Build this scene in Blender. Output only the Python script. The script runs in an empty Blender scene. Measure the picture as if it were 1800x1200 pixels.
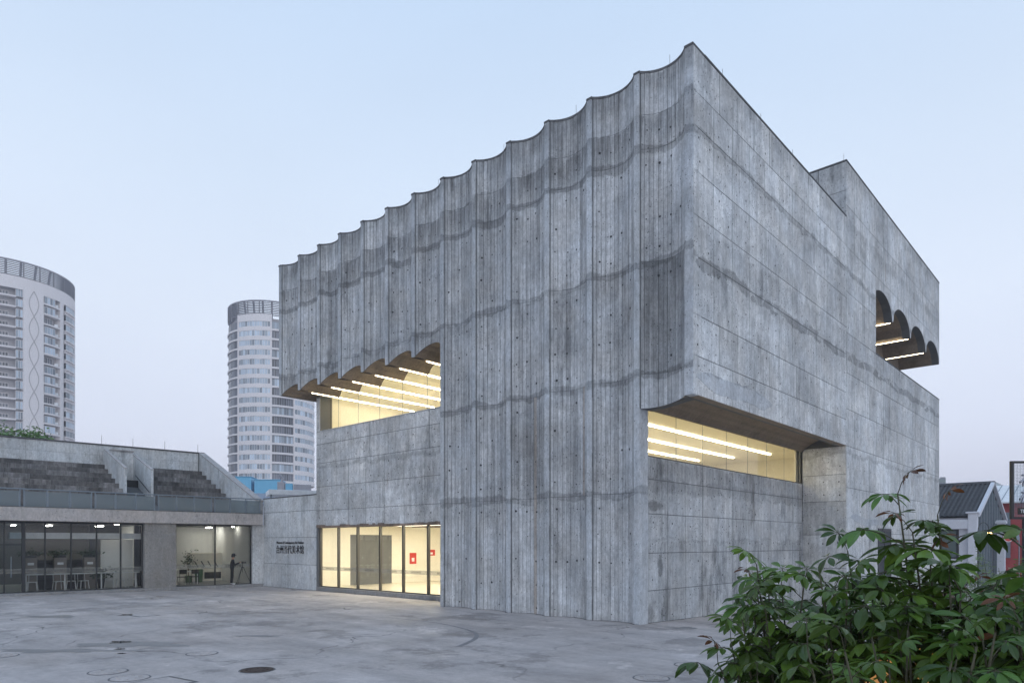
import bpy, bmesh, math, random
from mathutils import Vector, Matrix
random.seed(7)
SC = bpy.context.scene
R = math.radians
# ---------------------------------------------------------------- camera
F, CXP, HYP, CAMH = 1200.0, 900.0, 955.0, 2.5
YAW = R(42.43)
CA, SA = math.cos(YAW), math.sin(YAW)
cd = bpy.data.cameras.new('camera')
cam = bpy.data.objects.new('camera', cd)
SC.collection.objects.link(cam)
cam.location = (0, 0, CAMH)
cam.rotation_euler = (R(90), 0, YAW)
cd.sensor_width = 36.0
cd.lens = 24.0
cd.shift_y = (HYP - 600) / 1800.0
cd.clip_start = 0.1
cd.clip_end = 6000
SC.camera = cam
# ---------------------------------------------------------------- world: clear dusk sky
W = bpy.data.worlds.new('World'); SC.world = W; W.use_nodes = True
nt = W.node_tree; nt.nodes.clear()
def wn(t): return nt.nodes.new(t)
out = wn('ShaderNodeOutputWorld'); bg = wn('ShaderNodeBackground'); bg2 = wn('ShaderNodeBackground'); add = wn('ShaderNodeAddShader')
tc = wn('ShaderNodeTexCoord'); sep = wn('ShaderNodeSeparateXYZ'); ramp = wn('ShaderNodeValToRGB')
nt.links.new(tc.outputs['Generated'], sep.inputs[0]); nt.links.new(sep.outputs['Z'], ramp.inputs[0])
def s2l(r, g, b):
    f = lambda c: (c/255/12.92) if c/255 <= 0.04045 else ((c/255+0.055)/1.055)**2.4
    return (f(r), f(g), f(b), 1)
cr = ramp.color_ramp
cr.elements[0].position = 0.0; cr.elements[0].color = s2l(196, 197, 214)
cr.elements[1].position = 1.0; cr.elements[1].color = s2l(150, 182, 222)
for p, c in ((0.06, (214, 214, 230)), (0.15, (219, 225, 243)), (0.30, (220, 230, 247)), (0.45, (211, 226, 246)), (0.62, (195, 216, 242))):
    e = cr.elements.new(p); e.color = s2l(*c)
nz = wn('ShaderNodeTexNoise'); nz.inputs['Scale'].default_value = 1.6; nz.inputs['Detail'].default_value = 3
mp = wn('ShaderNodeMapping'); mp.inputs['Scale'].default_value = (1, 1, 3)
nt.links.new(tc.outputs['Generated'], mp.inputs[0]); nt.links.new(mp.outputs[0], nz.inputs['Vector'])
mr = wn('ShaderNodeMapRange'); mr.inputs[1].default_value = .3; mr.inputs[2].default_value = .7; mr.inputs[3].default_value = .97; mr.inputs[4].default_value = 1.03
nt.links.new(nz.outputs['Fac'], mr.inputs[0]); 
mul = wn('ShaderNodeVectorMath'); mul.operation = 'SCALE'
nt.links.new(ramp.outputs[0], mul.inputs[0]); nt.links.new(mr.outputs[0], mul.inputs['Scale'])
nt.links.new(mul.outputs[0], bg.inputs[0]); bg.inputs[1].default_value = 1.07
sky = wn('ShaderNodeTexSky'); sky.sky_type = 'NISHITA'; sky.sun_disc = False
SUN_AZ, SUN_EL = R(122), R(25)      # soft after-glow, from behind and to the right of the camera
sky.sun_elevation = R(4); sky.sun_rotation = SUN_AZ
nt.links.new(sky.outputs[0], bg2.inputs[0]); bg2.inputs[1].default_value = 0.012
nt.links.new(bg.outputs[0], add.inputs[0]); nt.links.new(bg2.outputs[0], add.inputs[1]); nt.links.new(add.outputs[0], out.inputs[0])
# soft residual daylight
sl = bpy.data.lights.new('sun', 'SUN'); sl.energy = 0.5; sl.angle = R(50); sl.color = (.88, .94, 1.)
so = bpy.data.objects.new('sun', sl); SC.collection.objects.link(so)
sd = Vector((math.sin(SUN_AZ)*math.cos(SUN_EL), math.cos(SUN_AZ)*math.cos(SUN_EL), math.sin(SUN_EL)))
so.rotation_euler = sd.to_track_quat('Z', 'Y').to_euler()
vs = SC.view_settings
vs.view_transform = 'Standard'; vs.look = 'None'; vs.gamma = 1; vs.exposure = 0.0; vs.use_curve_mapping = False
SC.render.engine = 'CYCLES'
SC.cycles.use_denoising = True
SC.cycles.use_adaptive_sampling = True; SC.cycles.adaptive_threshold = .02
SC.cycles.max_bounces = 5; SC.cycles.transparent_max_bounces = 16
SC.cycles.volume_bounces = 3
SC.cycles.sample_clamp_indirect = 6

# ---------------------------------------------------------------- helpers
def ray(x, y):
    r = (x-CXP)/F
    return Vector((r*CA-SA, r*SA+CA, (HYP-y)/F))
def at(x, y, depth): return Vector((0, 0, CAMH)) + ray(x, y)*depth      # where a photo point lies at a given distance
def onY(x, y, Y): d = ray(x, y); return Vector((0, 0, CAMH)) + d*(Y/d.y)
def onX(x, y, X): d = ray(x, y); return Vector((0, 0, CAMH)) + d*(X/d.x)
def onZ(x, y, Z): d = ray(x, y); return Vector((0, 0, CAMH)) + d*((Z-CAMH)/d.z)
COL = SC.collection
ORG = {}
def tag(o, label=None, cat=None, group=None, kind=None):
    if label: o['label'] = label
    if cat: o['category'] = cat
    if group: o['group'] = group
    if kind: o['kind'] = kind
    return o
def empty(name, loc=(0, 0, 0), rz=0, label=None, cat=None, group=None, local=False):
    o = bpy.data.objects.new(name, None); COL.objects.link(o)
    o.location = loc; o.rotation_euler = (0, 0, rz); o.empty_display_size = .3
    ORG[o] = Vector((0, 0, 0)) if local else Vector(loc)     # local: children given in the thing's own frame
    return tag(o, label, cat, group)
class MB:
    """collects faces, links them as ONE mesh object"""
    def __init__(s): s.v = []; s.f = []; s.t = []; s.m = []
    def face(s, pts, tone=0., mi=0):
        n = len(s.v); s.v += [tuple(p) for p in pts]; s.f.append(tuple(range(n, n+len(pts)))); s.t.append(tone); s.m.append(mi)
    def box(s, x0, x1, y0, y1, z0, z1, tone=0., mi=0):
        n = len(s.v)
        s.v += [(x0,y0,z0),(x1,y0,z0),(x1,y1,z0),(x0,y1,z0),(x0,y0,z1),(x1,y0,z1),(x1,y1,z1),(x0,y1,z1)]
        for q in ((0,3,2,1),(4,5,6,7),(0,1,5,4),(1,2,6,5),(2,3,7,6),(3,0,4,7)):
            s.f.append(tuple(n+i for i in q)); s.t.append(tone); s.m.append(mi)
        return s
    def bev(s, x0, x1, y0, y1, z0, z1, b=.01, tone=0., mi=0):
        """box with chamfered edges"""
        bm = bmesh.new(); bmesh.ops.create_cube(bm, size=1)
        for v in bm.verts: v.co = Vector(((x0+x1)/2+v.co.x*(x1-x0), (y0+y1)/2+v.co.y*(y1-y0), (z0+z1)/2+v.co.z*(z1-z0)))
        bmesh.ops.bevel(bm, geom=bm.edges[:], offset=b, segments=1, affect='EDGES')
        s.addbm(bm, tone, mi); return s
    def addbm(s, bm, tone=0., mi=0):
        n = len(s.v); bm.verts.index_update()
        s.v += [tuple(v.co) for v in bm.verts]
        for f in bm.faces: s.f.append(tuple(n+v.index for v in f.verts)); s.t.append(tone); s.m.append(mi)
        bm.free()
    def tube(s, pts, rads, n=6, tone=0., mi=0, cap=True):
        pts = [Vector(p) for p in pts]
        if not isinstance(rads, (list, tuple)): rads = [rads]*len(pts)
        b = len(s.v); up = None
        for i, p in enumerate(pts):
            t = (pts[min(i+1, len(pts)-1)] - pts[max(i-1, 0)]).normalized()
            a = t.orthogonal().normalized() if up is None else (up - t*up.dot(t)).normalized()
            up = a; c = t.cross(a)
            for k in range(n):
                w = 2*math.pi*k/n + (math.pi/4 if n == 4 else 0); s.v.append(tuple(p + (a*math.cos(w)+c*math.sin(w))*rads[i]))
        for i in range(len(pts)-1):
            for k in range(n):
                k2 = (k+1) % n
                s.f.append((b+i*n+k, b+i*n+k2, b+(i+1)*n+k2, b+(i+1)*n+k)); s.t.append(tone); s.m.append(mi)
        if cap:
            s.f.append(tuple(b+k for k in reversed(range(n)))); s.t.append(tone); s.m.append(mi)
            e = b+(len(pts)-1)*n; s.f.append(tuple(e+k for k in range(n))); s.t.append(tone); s.m.append(mi)
        return s
    def prism(s, poly, axis, a0, a1, tone=0., mi=0):
        """polygon in the two other axes, extruded along axis from a0 to a1"""
        def P(q, a): return {'x': (a, q[0], q[1]), 'y': (q[0], a, q[1]), 'z': (q[0], q[1], a)}[axis]
        n = len(poly)
        s.face([P(q, a0) for q in poly], tone, mi); s.face([P(q, a1) for q in reversed(poly)], tone, mi)
        for i in range(n):
            j = (i+1) % n
            s.face([P(poly[i], a0), P(poly[i], a1), P(poly[j], a1), P(poly[j], a0)], tone, mi)
        return s
    def lathe(s, prof, c=(0, 0, 0), n=16, tone=0., mi=0):
        b = len(s.v)
        for r, z in prof:
            for k in range(n):
                w = 2*math.pi*k/n; s.v.append((c[0]+r*math.cos(w), c[1]+r*math.sin(w), c[2]+z))
        for i in range(len(prof)-1):
            for k in range(n):
                k2 = (k+1) % n
                s.f.append((b+i*n+k, b+i*n+k2, b+(i+1)*n+k2, b+(i+1)*n+k)); s.t.append(tone); s.m.append(mi)
        return s
    def mesh(s, name, org=Vector((0, 0, 0)), smooth=False, mats=()):
        me = bpy.data.meshes.new(name)
        ox, oy, oz = org
        me.from_pydata([(x-ox, y-oy, z-oz) for x, y, z in s.v], [], s.f)
        if any(s.t):
            at_ = me.attributes.new('tone', 'FLOAT', 'FACE'); at_.data.foreach_set('value', s.t)
        for m in mats: me.materials.append(m)
        if any(s.m): me.polygons.foreach_set('material_index', s.m)
        if smooth: me.polygons.foreach_set('use_smooth', [True]*len(s.f))
        me.update(); return me
    def build(s, name, mat, parent=None, smooth=False, **kw):
        mats = mat if isinstance(mat, (list, tuple)) else [mat]
        org = ORG.get(parent, Vector((0, 0, 0))) if parent else Vector((0, 0, 0))
        o = bpy.data.objects.new(name, s.mesh(name, org, smooth, mats)); COL.objects.link(o)
        if parent: o.parent = parent
        ORG[o] = org
        return tag(o, **kw)
def box(name, x0, x1, y0, y1, z0, z1, mat, parent=None, b=0, **kw):
    m = MB(); 
    m.bev(x0, x1, y0, y1, z0, z1, b) if b else m.box(x0, x1, y0, y1, z0, z1)
    return m.build(name, mat, parent, **kw)
def inst(name, me, loc, parent=None, rot=(0, 0, 0), scale=(1, 1, 1), mat4=None):
    o = bpy.data.objects.new(name, me); COL.objects.link(o)
    org = ORG.get(parent, Vector((0, 0, 0))) if parent else Vector((0, 0, 0))
    if mat4 is not None: 
        m = mat4.copy(); m.translation -= org; o.matrix_basis = m
    else:
        o.location = Vector(loc) - org; o.rotation_euler = rot; o.scale = scale
    if parent: o.parent = parent
    ORG[o] = org
    return o
def copy_tree(o, parent=None):
    c = o.copy(); COL.objects.link(c); c.parent = parent; ORG[c] = ORG.get(o, Vector((0, 0, 0)))
    for ch in list(KIDS.get(o, o.children)): copy_tree(ch, c)
    return c
KIDS = {}
def text_mesh(body, size, depth=.01, shear=0.0, align='CENTER'):
    cu = bpy.data.curves.new('t', 'FONT'); cu.body = body; cu.size = size; cu.extrude = depth; cu.align_x = align; cu.shear = shear; cu.resolution_u = 3
    ob = bpy.data.objects.new('t', cu); COL.objects.link(ob)
    dg = bpy.context.evaluated_depsgraph_get(); dg.update()
    me = bpy.data.meshes.new_from_object(ob.evaluated_get(dg)); 
    bpy.data.objects.remove(ob); bpy.data.curves.remove(cu)
    return me

# ---------------------------------------------------------------- materials
def mat_new(name):
    m = bpy.data.materials.new(name); m.use_nodes = True; t = m.node_tree; t.nodes.clear()
    o = t.nodes.new('ShaderNodeOutputMaterial'); return m, t, o
class NG:
    """tiny node-graph helper"""
    def __init__(s, t): s.t = t; s.geo = None
    def n(s, ty, **kw):
        nd = s.t.nodes.new(ty)
        for k, v in kw.items(): setattr(nd, k, v)
        return nd
    def l(s, a, b): s.t.links.new(a, b)
    def pos(s):
        if not s.geo: s.geo = s.n('ShaderNodeNewGeometry')
        return s.geo.outputs['Position']
    def setin(s, nd, i, v):
        if hasattr(v, 'is_linked') or hasattr(v, 'links'): s.l(v, nd.inputs[i])
        else:
            try: nd.inputs[i].default_value = v
            except ValueError: nd.inputs[i].default_value = v[:3]
    def noise(s, scale=1, vec=None, detail=4, rough=.55, stretch=None, loc=(0, 0, 0), dist=0):
        v = vec or s.pos()
        if stretch or loc != (0, 0, 0):
            mp = s.n('ShaderNodeMapping'); s.l(v, mp.inputs[0]); mp.inputs['Scale'].default_value = stretch or (1, 1, 1); mp.inputs['Location'].default_value = loc; v = mp.outputs[0]
        nd = s.n('ShaderNodeTexNoise'); s.l(v, nd.inputs['Vector'])
        nd.inputs['Scale'].default_value = scale; nd.inputs['Detail'].default_value = detail; nd.inputs['Roughness'].default_value = rough; nd.inputs['Distortion'].default_value = dist
        return nd.outputs['Fac']
    def rng(s, v, a, b, c, d, smooth=False):
        nd = s.n('ShaderNodeMapRange'); nd.interpolation_type = 'SMOOTHSTEP' if smooth else 'LINEAR'
        s.l(v, nd.inputs[0])
        for i, x in enumerate((a, b, c, d)): nd.inputs[i+1].default_value = x
        return nd.outputs[0]
    def math(s, op, a, b=0.):
        nd = s.n('ShaderNodeMath', operation=op); s.setin(nd, 0, a); s.setin(nd, 1, b); return nd.outputs[0]
    def mix(s, f, a, b, blend='MIX'):
        nd = s.n('ShaderNodeMix', data_type='RGBA', blend_type=blend)
        s.setin(nd, 0, f); s.setin(nd, 6, a); s.setin(nd, 7, b); return nd.outputs[2]
    def scale(s, c, f):
        nd = s.n('ShaderNodeVectorMath', operation='SCALE'); s.setin(nd, 0, c); s.setin(nd, 'Scale', f); return nd.outputs[0]
    def attr(s, name): nd = s.n('ShaderNodeAttribute', attribute_name=name); return nd.outputs['Fac']
    def bsdf(s, out, col, rough=.8, bump=None, bs=.3, bd=.02, **kw):
        p = s.n('ShaderNodeBsdfPrincipled'); s.setin(p, 'Base Color', col); s.setin(p, 'Roughness', rough)
        for k, v in kw.items(): s.setin(p, k, v)
        if bump is not None:
            b = s.n('ShaderNodeBump'); b.inputs['Strength'].default_value = bs; b.inputs['Distance'].default_value = bd; s.l(bump, b.inputs['Height']); s.l(b.outputs[0], p.inputs['Normal'])
        s.l(p.outputs[0], out.inputs[0]); return p
def col(r, g=None, b=None): return (r, r if g is None else g, r if b is None else b, 1)
def simple(name, c, rough=.6, metallic=0., var=.08, vs=3., bump=0., **kw):
    m, t, o = mat_new(name); g = NG(t)
    n = g.noise(vs, detail=5)
    ri = g.n('ShaderNodeObjectInfo').outputs['Random']
    f = g.math('ADD', g.rng(n, .3, .7, 1-var, 1+var), g.rng(ri, 0, 1, -var/2, var/2))
    f = g.math('ADD', f, g.attr('tone'))
    g.bsdf(o, g.scale(c, f), rough, bump=(g.noise(vs*8, detail=4) if bump else None), bs=bump, Metallic=metallic, **kw); return m
def concrete(name, c, streak=.10, blotch=.12, stain=.35, rust=.0, bug=.5, board=.05, rough=.85, warm=None, rnd=.05, bump=.35, scale=1., bands=(), drips=None, spots=()):
    m, t, o = mat_new(name); g = NG(t)
    big = g.noise(.35*scale, detail=3, rough=.6, dist=.4)
    mid = g.noise(2.4*scale, detail=5, rough=.7)
    fine = g.noise(38*scale, detail=3, rough=.7)
    strk = g.noise(3.2*scale, stretch=(2.2, 2.2, .12), detail=6, rough=.7)
    f = g.rng(big, .3, .7, 1-blotch, 1+blotch)
    f = g.math('MULTIPLY', f, g.rng(mid, .25, .75, 1-blotch, 1+blotch))
    f = g.math('MULTIPLY', f, g.rng(strk, .3, .7, 1-streak, 1+streak))
    f = g.math('MULTIPLY', f, g.rng(fine, .25, .75, .82, 1.18))
    grain = g.noise(11*scale, detail=4, rough=.8, stretch=(1, 1, .55), loc=(2, 6, 9))
    f = g.math('MULTIPLY', f, g.rng(grain, .3, .7, .78, 1.22))
    # formwork board tone
    if board:
        sx = g.n('ShaderNodeSeparateXYZ'); g.l(g.pos(), sx.inputs[0])
        u = g.math('FLOOR', g.math('MULTIPLY', g.math('ADD', sx.outputs[0], sx.outputs[1]), 6.3))
        zc = g.math('FLOOR', g.math('MULTIPLY', sx.outputs[2], .42))
        wn_ = g.n('ShaderNodeTexWhiteNoise', noise_dimensions='2D'); cv = g.n('ShaderNodeCombineXYZ'); g.l(u, cv.inputs[0]); g.l(zc, cv.inputs[1]); g.l(cv.outputs[0], wn_.inputs['Vector'])
        f = g.math('MULTIPLY', f, g.rng(wn_.outputs['Value'], 0, 1, 1-board, 1+board))
    ri = g.n('ShaderNodeObjectInfo').outputs['Random']
    f = g.math('MULTIPLY', f, g.rng(ri, 0, 1, 1-rnd, 1+rnd))
    f = g.math('MULTIPLY', f, g.math('ADD', g.attr('tone'), 1.0))
    # dark weather stains with ragged vertical shape
    st = g.noise(.55*scale, stretch=(1.6, 1.6, .45), detail=7, rough=.7, loc=(3.1, 1.7, .4))
    st = g.rng(st, .52, .70, 0, stain, True)
    f = g.math('MULTIPLY', f, g.math('SUBTRACT', 1., st))
    # pour joints: soft ragged bands of smeared mortar
    if bands or drips:
        szz = g.n('ShaderNodeSeparateXYZ'); g.l(g.pos(), szz.inputs[0]); zz = szz.outputs[2]
        wob = g.math('ADD', g.rng(g.noise(.75, detail=2, loc=(1, 3, 8)), .3, .7, -.13, .13), g.rng(g.noise(4.5, detail=4, rough=.7, loc=(6, 2, 3)), .3, .7, -.06, .06))
        zw = g.math('ADD', zz, wob)
        nbk = g.noise(.45, detail=2, loc=(4, 2.3, 1)); zfr = g.math('MULTIPLY', zz, .37)
        brk = g.rng(g.math('FRACT', g.math('ADD', g.math('MULTIPLY', nbk, 2.2), zfr)), .02, .22, .2, 1, True)
        for bz, bh, bs_ in bands:
            d_ = g.math('ABSOLUTE', g.math('SUBTRACT', zw, bz))
            f = g.math('MULTIPLY', f, g.math('SUBTRACT', 1., g.math('MULTIPLY', g.rng(d_, bh*.75, bh*1.15, bs_, 0, True), brk)))
        if drips:
            sn = g.noise(5.2, stretch=(1.6, 1.6, .10), detail=5, rough=.75, loc=(3, 1, 2))
            for d0, d1, ds in drips:      # dark run-off hanging below a height d1 down to about d0
                m_ = g.math('MULTIPLY', g.rng(zw, d0, d0+(d1-d0)*.75, 0, 1, True), g.rng(zw, d1, d1+.05, 1, 0, True))
                m_ = g.math('MULTIPLY', m_, g.rng(sn, .36, .62, .15, 1, True))
                f = g.math('MULTIPLY', f, g.math('SUBTRACT', 1., g.math('MULTIPLY', m_, ds)))
    for sy, sz, ry_, rz_, ss in spots:      # old leak stains, soft and ragged
        if True:
            sp = g.n('ShaderNodeSeparateXYZ'); g.l(g.pos(), sp.inputs[0])
            dy = g.math('MULTIPLY', g.math('SUBTRACT', sp.outputs[1], sy), 1/ry_); dz = g.math('MULTIPLY', g.math('SUBTRACT', sp.outputs[2], sz), 1/rz_)
            dd = g.math('SQRT', g.math('ADD', g.math('MULTIPLY', dy, dy), g.math('MULTIPLY', dz, dz)))
            dd = g.math('ADD', dd, g.rng(mid, .3, .7, -.35, .35))
            f = g.math('MULTIPLY', f, g.math('SUBTRACT', 1., g.rng(dd, .35, 1.0, ss, 0, True)))
    # air holes
    vo = g.n('ShaderNodeTexVoronoi'); vo.inputs['Scale'].default_value = 9*scale; g.l(g.pos(), vo.inputs['Vector'])
    hole = g.math('MULTIPLY', g.rng(vo.outputs['Distance'], .12, .2, 1, 0, True), g.rng(g.noise(1.1*scale, detail=2, loc=(7, 2, 1)), .42, .55, 0, bug))
    f = g.math('MULTIPLY', f, g.math('SUBTRACT', 1., hole))
    tint = g.noise(.8*scale, detail=3, loc=(9, 4, 2))
    cc = g.mix(g.rng(tint, .35, .65, 0, 1), c, (c[0]*1.03, c[1]*.995, c[2]*.955, 1))
    if rust:
        rs = g.noise(1.3, stretch=(1.7, 1.7, .06), detail=4, rough=.6, loc=(5, 8, 0))
        rs = g.math('MULTIPLY', g.rng(rs, .66, .74, 0, rust, True), g.rng(g.noise(.22, detail=2, loc=(2, 7, 5)), .5, .6, 0, 1))
        cc = g.mix(rs, cc, (.34, .22, .13, 1))
    h = g.math('ADD', g.math('MULTIPLY', mid, .5), g.math('SUBTRACT', g.math('MULTIPLY', fine, .25), g.math('MULTIPLY', hole, .6)))
    g.bsdf(o, g.scale(cc, f), rough, bump=h, bs=bump, bd=.015); return m
def emis(name, c, s):
    m, t, o = mat_new(name); e = t.nodes.new('ShaderNodeEmission'); e.inputs[0].default_value = c; e.inputs[1].default_value = s
    t.links.new(e.outputs[0], o.inputs[0]); return m
def glass(name, tint=(.9, .95, .95, 1), refl=1.0, rough=.0, frost=0.0, fc=(.55, .63, .68, 1)):
    m, t, o = mat_new(name); g = NG(t)
    tr = g.n('ShaderNodeBsdfTransparent'); tr.inputs[0].default_value = tint
    gl = g.n('ShaderNodeBsdfGlossy'); gl.inputs['Roughness'].default_value = rough; gl.inputs[0].default_value = (.95, .97, 1, 1)
    fr = g.n('ShaderNodeFresnel'); fr.inputs[0].default_value = 1.5
    b = g.n('ShaderNodeBump'); b.inputs['Strength'].default_value = .02; b.inputs['Distance'].default_value = .05; g.l(g.noise(.9, detail=1), b.inputs['Height']); g.l(b.outputs[0], gl.inputs['Normal'])
    f = g.math('MULTIPLY', fr.outputs[0], refl); mx = g.n('ShaderNodeMixShader'); g.l(f, mx.inputs[0]); g.l(tr.outputs[0], mx.inputs[1]); g.l(gl.outputs[0], mx.inputs[2])
    last = mx.outputs[0]
    if frost:
        df = g.n('ShaderNodeBsdfDiffuse'); df.inputs[0].default_value = fc
        m2 = g.n('ShaderNodeMixShader'); m2.inputs[0].default_value = frost; g.l(last, m2.inputs[1]); g.l(df.outputs[0], m2.inputs[2]); last = m2.outputs[0]
    g.l(last, o.inputs[0]); return m
M = {}
M['board'] = concrete('board_marked_concrete', col(.452, .466, .482), streak=.32, blotch=.20, stain=.42, rust=.5, bug=.55, board=0, rnd=.05, bump=.5, bands=((14.62, .14, .36), (11.18, .12, .34), (7.72, .14, .34), (4.1, .14, .30)), drips=((14.5, 15.72, .42), (16.1, 17.03, .45), (10.2, 11.1, .22), (3.2, 4.0, .15)))
M['rib'] = concrete('rib_concrete', col(.47, .495, .525), streak=.14, blotch=.15, stain=.3, bug=.6, board=0, rnd=.03, bump=.5, bands=((14.62, .14, .36), (11.18, .12, .34), (7.72, .14, .34), (4.1, .14, .30)), drips=((14.5, 15.72, .42), (16.1, 17.03, .45), (10.2, 11.1, .22), (3.2, 4.0, .15)))
M['panel'] = concrete('panel_concrete', col(.545, .558, .568), streak=.20, blotch=.24, stain=.36, rust=.75, bug=.9, board=.05, rnd=.12, bump=.5, bands=((10.86, .19, .40), (14.64, .12, .32), (6.55, .10, .2)), drips=((16.3, 17.03, .25), (13.6, 14.6, .18), (9.9, 10.8, .12), (18.6, 19.5, .3), (10.6, 11.88, .2)))
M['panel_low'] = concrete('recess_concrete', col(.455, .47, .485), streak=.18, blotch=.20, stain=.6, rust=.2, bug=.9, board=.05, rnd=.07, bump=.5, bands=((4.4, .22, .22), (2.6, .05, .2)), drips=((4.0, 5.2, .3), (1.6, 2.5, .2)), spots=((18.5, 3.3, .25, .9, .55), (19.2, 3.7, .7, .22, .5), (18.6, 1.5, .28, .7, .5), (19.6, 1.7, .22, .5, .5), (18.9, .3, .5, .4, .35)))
M['rusty'] = concrete('rust_stained_concrete', col(.40, .365, .335), streak=.25, blotch=.15, stain=.2, bug=.4, board=0)
M['mortar'] = concrete('mortar_patch', col(.30, .312, .325), streak=.04, blotch=.12, stain=.1, bug=.1, board=0, rnd=.10)
M['core'] = simple('joint_concrete', col(.13, .135, .14), .9)
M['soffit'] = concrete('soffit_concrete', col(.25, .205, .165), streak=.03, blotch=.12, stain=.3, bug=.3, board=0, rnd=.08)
M['old'] = concrete('aged_concrete', col(.56, .58, .595), streak=.14, blotch=.15, stain=.42, rust=.25, bug=.9, board=.02, rnd=.04)
M['beam'] = concrete('beam_concrete', col(.43, .41, .405), streak=.08, blotch=.14, stain=.35, bug=.8, board=.02, rnd=.04)
M['pier'] = concrete('pier_concrete', col(.25, .245, .24), streak=.05, blotch=.12, stain=.3, bug=1., board=.04, rnd=.04, scale=1.6)
M['kerb'] = concrete('kerb_concrete', col(.24, .24, .245), streak=.03, blotch=.15, stain=.4, bug=.5, board=0)
M['dark_stone'] = concrete('weathered_step_stone', col(.15, .146, .147), streak=.35, blotch=.45, stain=.5, bug=.4, board=.12, rnd=.12)
M['hole'] = simple('tie_hole', col(.055, .055, .06), .9)
M['coping'] = simple('coping_edge', col(.11, .11, .115), .8, var=.25, vs=6)
M['cream'] = simple('cream_plaster', col(.84, .80, .70), .7, var=.03)
M['white_wall'] = simple('white_plaster', col(.78, .78, .76), .7, var=.03)
M['floor_in'] = simple('polished_floor', col(.62, .56, .44), .3, var=.05)
M['floor_grey'] = simple('grey_floor', col(.30, .30, .29), .4, var=.06)
M['dark_in'] = simple('dark_grey_lining', col(.022, .022, .024), .6)
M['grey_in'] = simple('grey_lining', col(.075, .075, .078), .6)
M['frame'] = simple('window_frame_metal', col(.035, .038, .042), .45, .3)
M['bronze'] = simple('bronze_frame', col(.085, .08, .072), .45, .4)
M['rail'] = simple('painted_steel', col(.22, .26, .30), .45, .4)
M['strip'] = emis('warm_light_strip', (1, .88, .62, 1), 20)
M['strip_out'] = emis('warm_strip_under_vault', (1, .86, .58, 1), 9)
M['panel_light'] = emis('white_light_panel', (1, .97, .88, 1), 44)
M['warm_panel'] = emis('warm_light_panel', (1, .93, .77, 1), 28.0)
M['glass'] = glass('clear_glass', (.93, .95, .93, 1), 1.0)
M['glass_dark'] = glass('tinted_glass', (.62, .72, .74, 1), 1.25)
M['frost'] = glass('frosted_glass', (.70, .78, .80, 1), 1.0, .15, .55, (.27, .31, .33, 1))
M['film'] = glass('frosted_film', (.80, .80, .78, 1), .5, .3, .28, (.5, .5, .46, 1))
M['lettering'] = simple('dark_lettering', col(.03, .03, .033), .5)
M['red'] = simple('red_print', col(.55, .035, .025), .5)
M['white'] = simple('white_paint', col(.78, .79, .80), .4)
M['black'] = simple('black_plastic', col(.014, .014, .016), .45)
M['skin'] = simple('skin', col(.45, .27, .19), .55)
M['cloth_black'] = simple('black_clothing', col(.013, .013, .016), .85)
M['tan'] = simple('taupe_cabinet', col(.22, .19, .17), .6)
M['wood'] = simple('brown_wood', col(.16, .07, .03), .5)
M['green_paint'] = simple('green_plastic', col(.04, .12, .04), .5)
M['blue_sheet'] = simple('blue_sheet_metal', col(.17, .46, .66), .5, var=.04)
M['grey_sheet'] = simple('grey_blue_roofing', col(.20, .24, .31), .5)
M['tower_wall'] = simple('pale_tower_render', col(.78, .73, .72), .8, var=.025, vs=.3)
M['tower_wall2'] = simple('taupe_tower_render', col(.42, .40, .41), .8, var=.03, vs=.3)
M['tower_line'] = simple('tower_inlay', col(.50, .46, .455), .8)
M['crown'] = simple('crown_steel', col(.36, .35, .38), .6)
def win_mat(name, c, lit=False):
    m, t, o = mat_new(name); g = NG(t)
    ri = g.n('ShaderNodeObjectInfo').outputs['Random']
    f = g.math('MULTIPLY', g.rng(ri, 0, 1, .75, 1.2), g.math('ADD', g.attr('tone'), 1.))
    g.bsdf(o, g.scale(c, f), .2); return m
M['wglass'] = win_mat('tower_window_glass', col(.40, .46, .52))
M['wdark'] = win_mat('tower_dark_glass', col(.12, .125, .145))
M['roof_tile'] = simple('grey_roof_tile', col(.075, .078, .085), .75, var=.3, vs=4)
M['render_white'] = simple('white_render', col(.66, .67, .72), .8, var=.04)
M['brick_red'] = simple('red_brick_paint', col(.36, .055, .055), .75, var=.1)
M['brick_pink'] = simple('pink_brick_paint', col(.42, .17, .18), .75, var=.1)
M['green_glass'] = win_mat('grey_green_glass', col(.13, .165, .16))
M['iron'] = simple('cast_iron', col(.17, .168, .172), .7, .2, var=.25, vs=20, bump=.3)
M['iron_rust'] = simple('rusted_iron', col(.075, .05, .04), .8, .2, var=.35, vs=12, bump=.3)
M['ochre'] = emis('added_amber_glow', (1, .50, .18, 1), .42)  # added glow, stands in for warm light whose source is unseen
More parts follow.
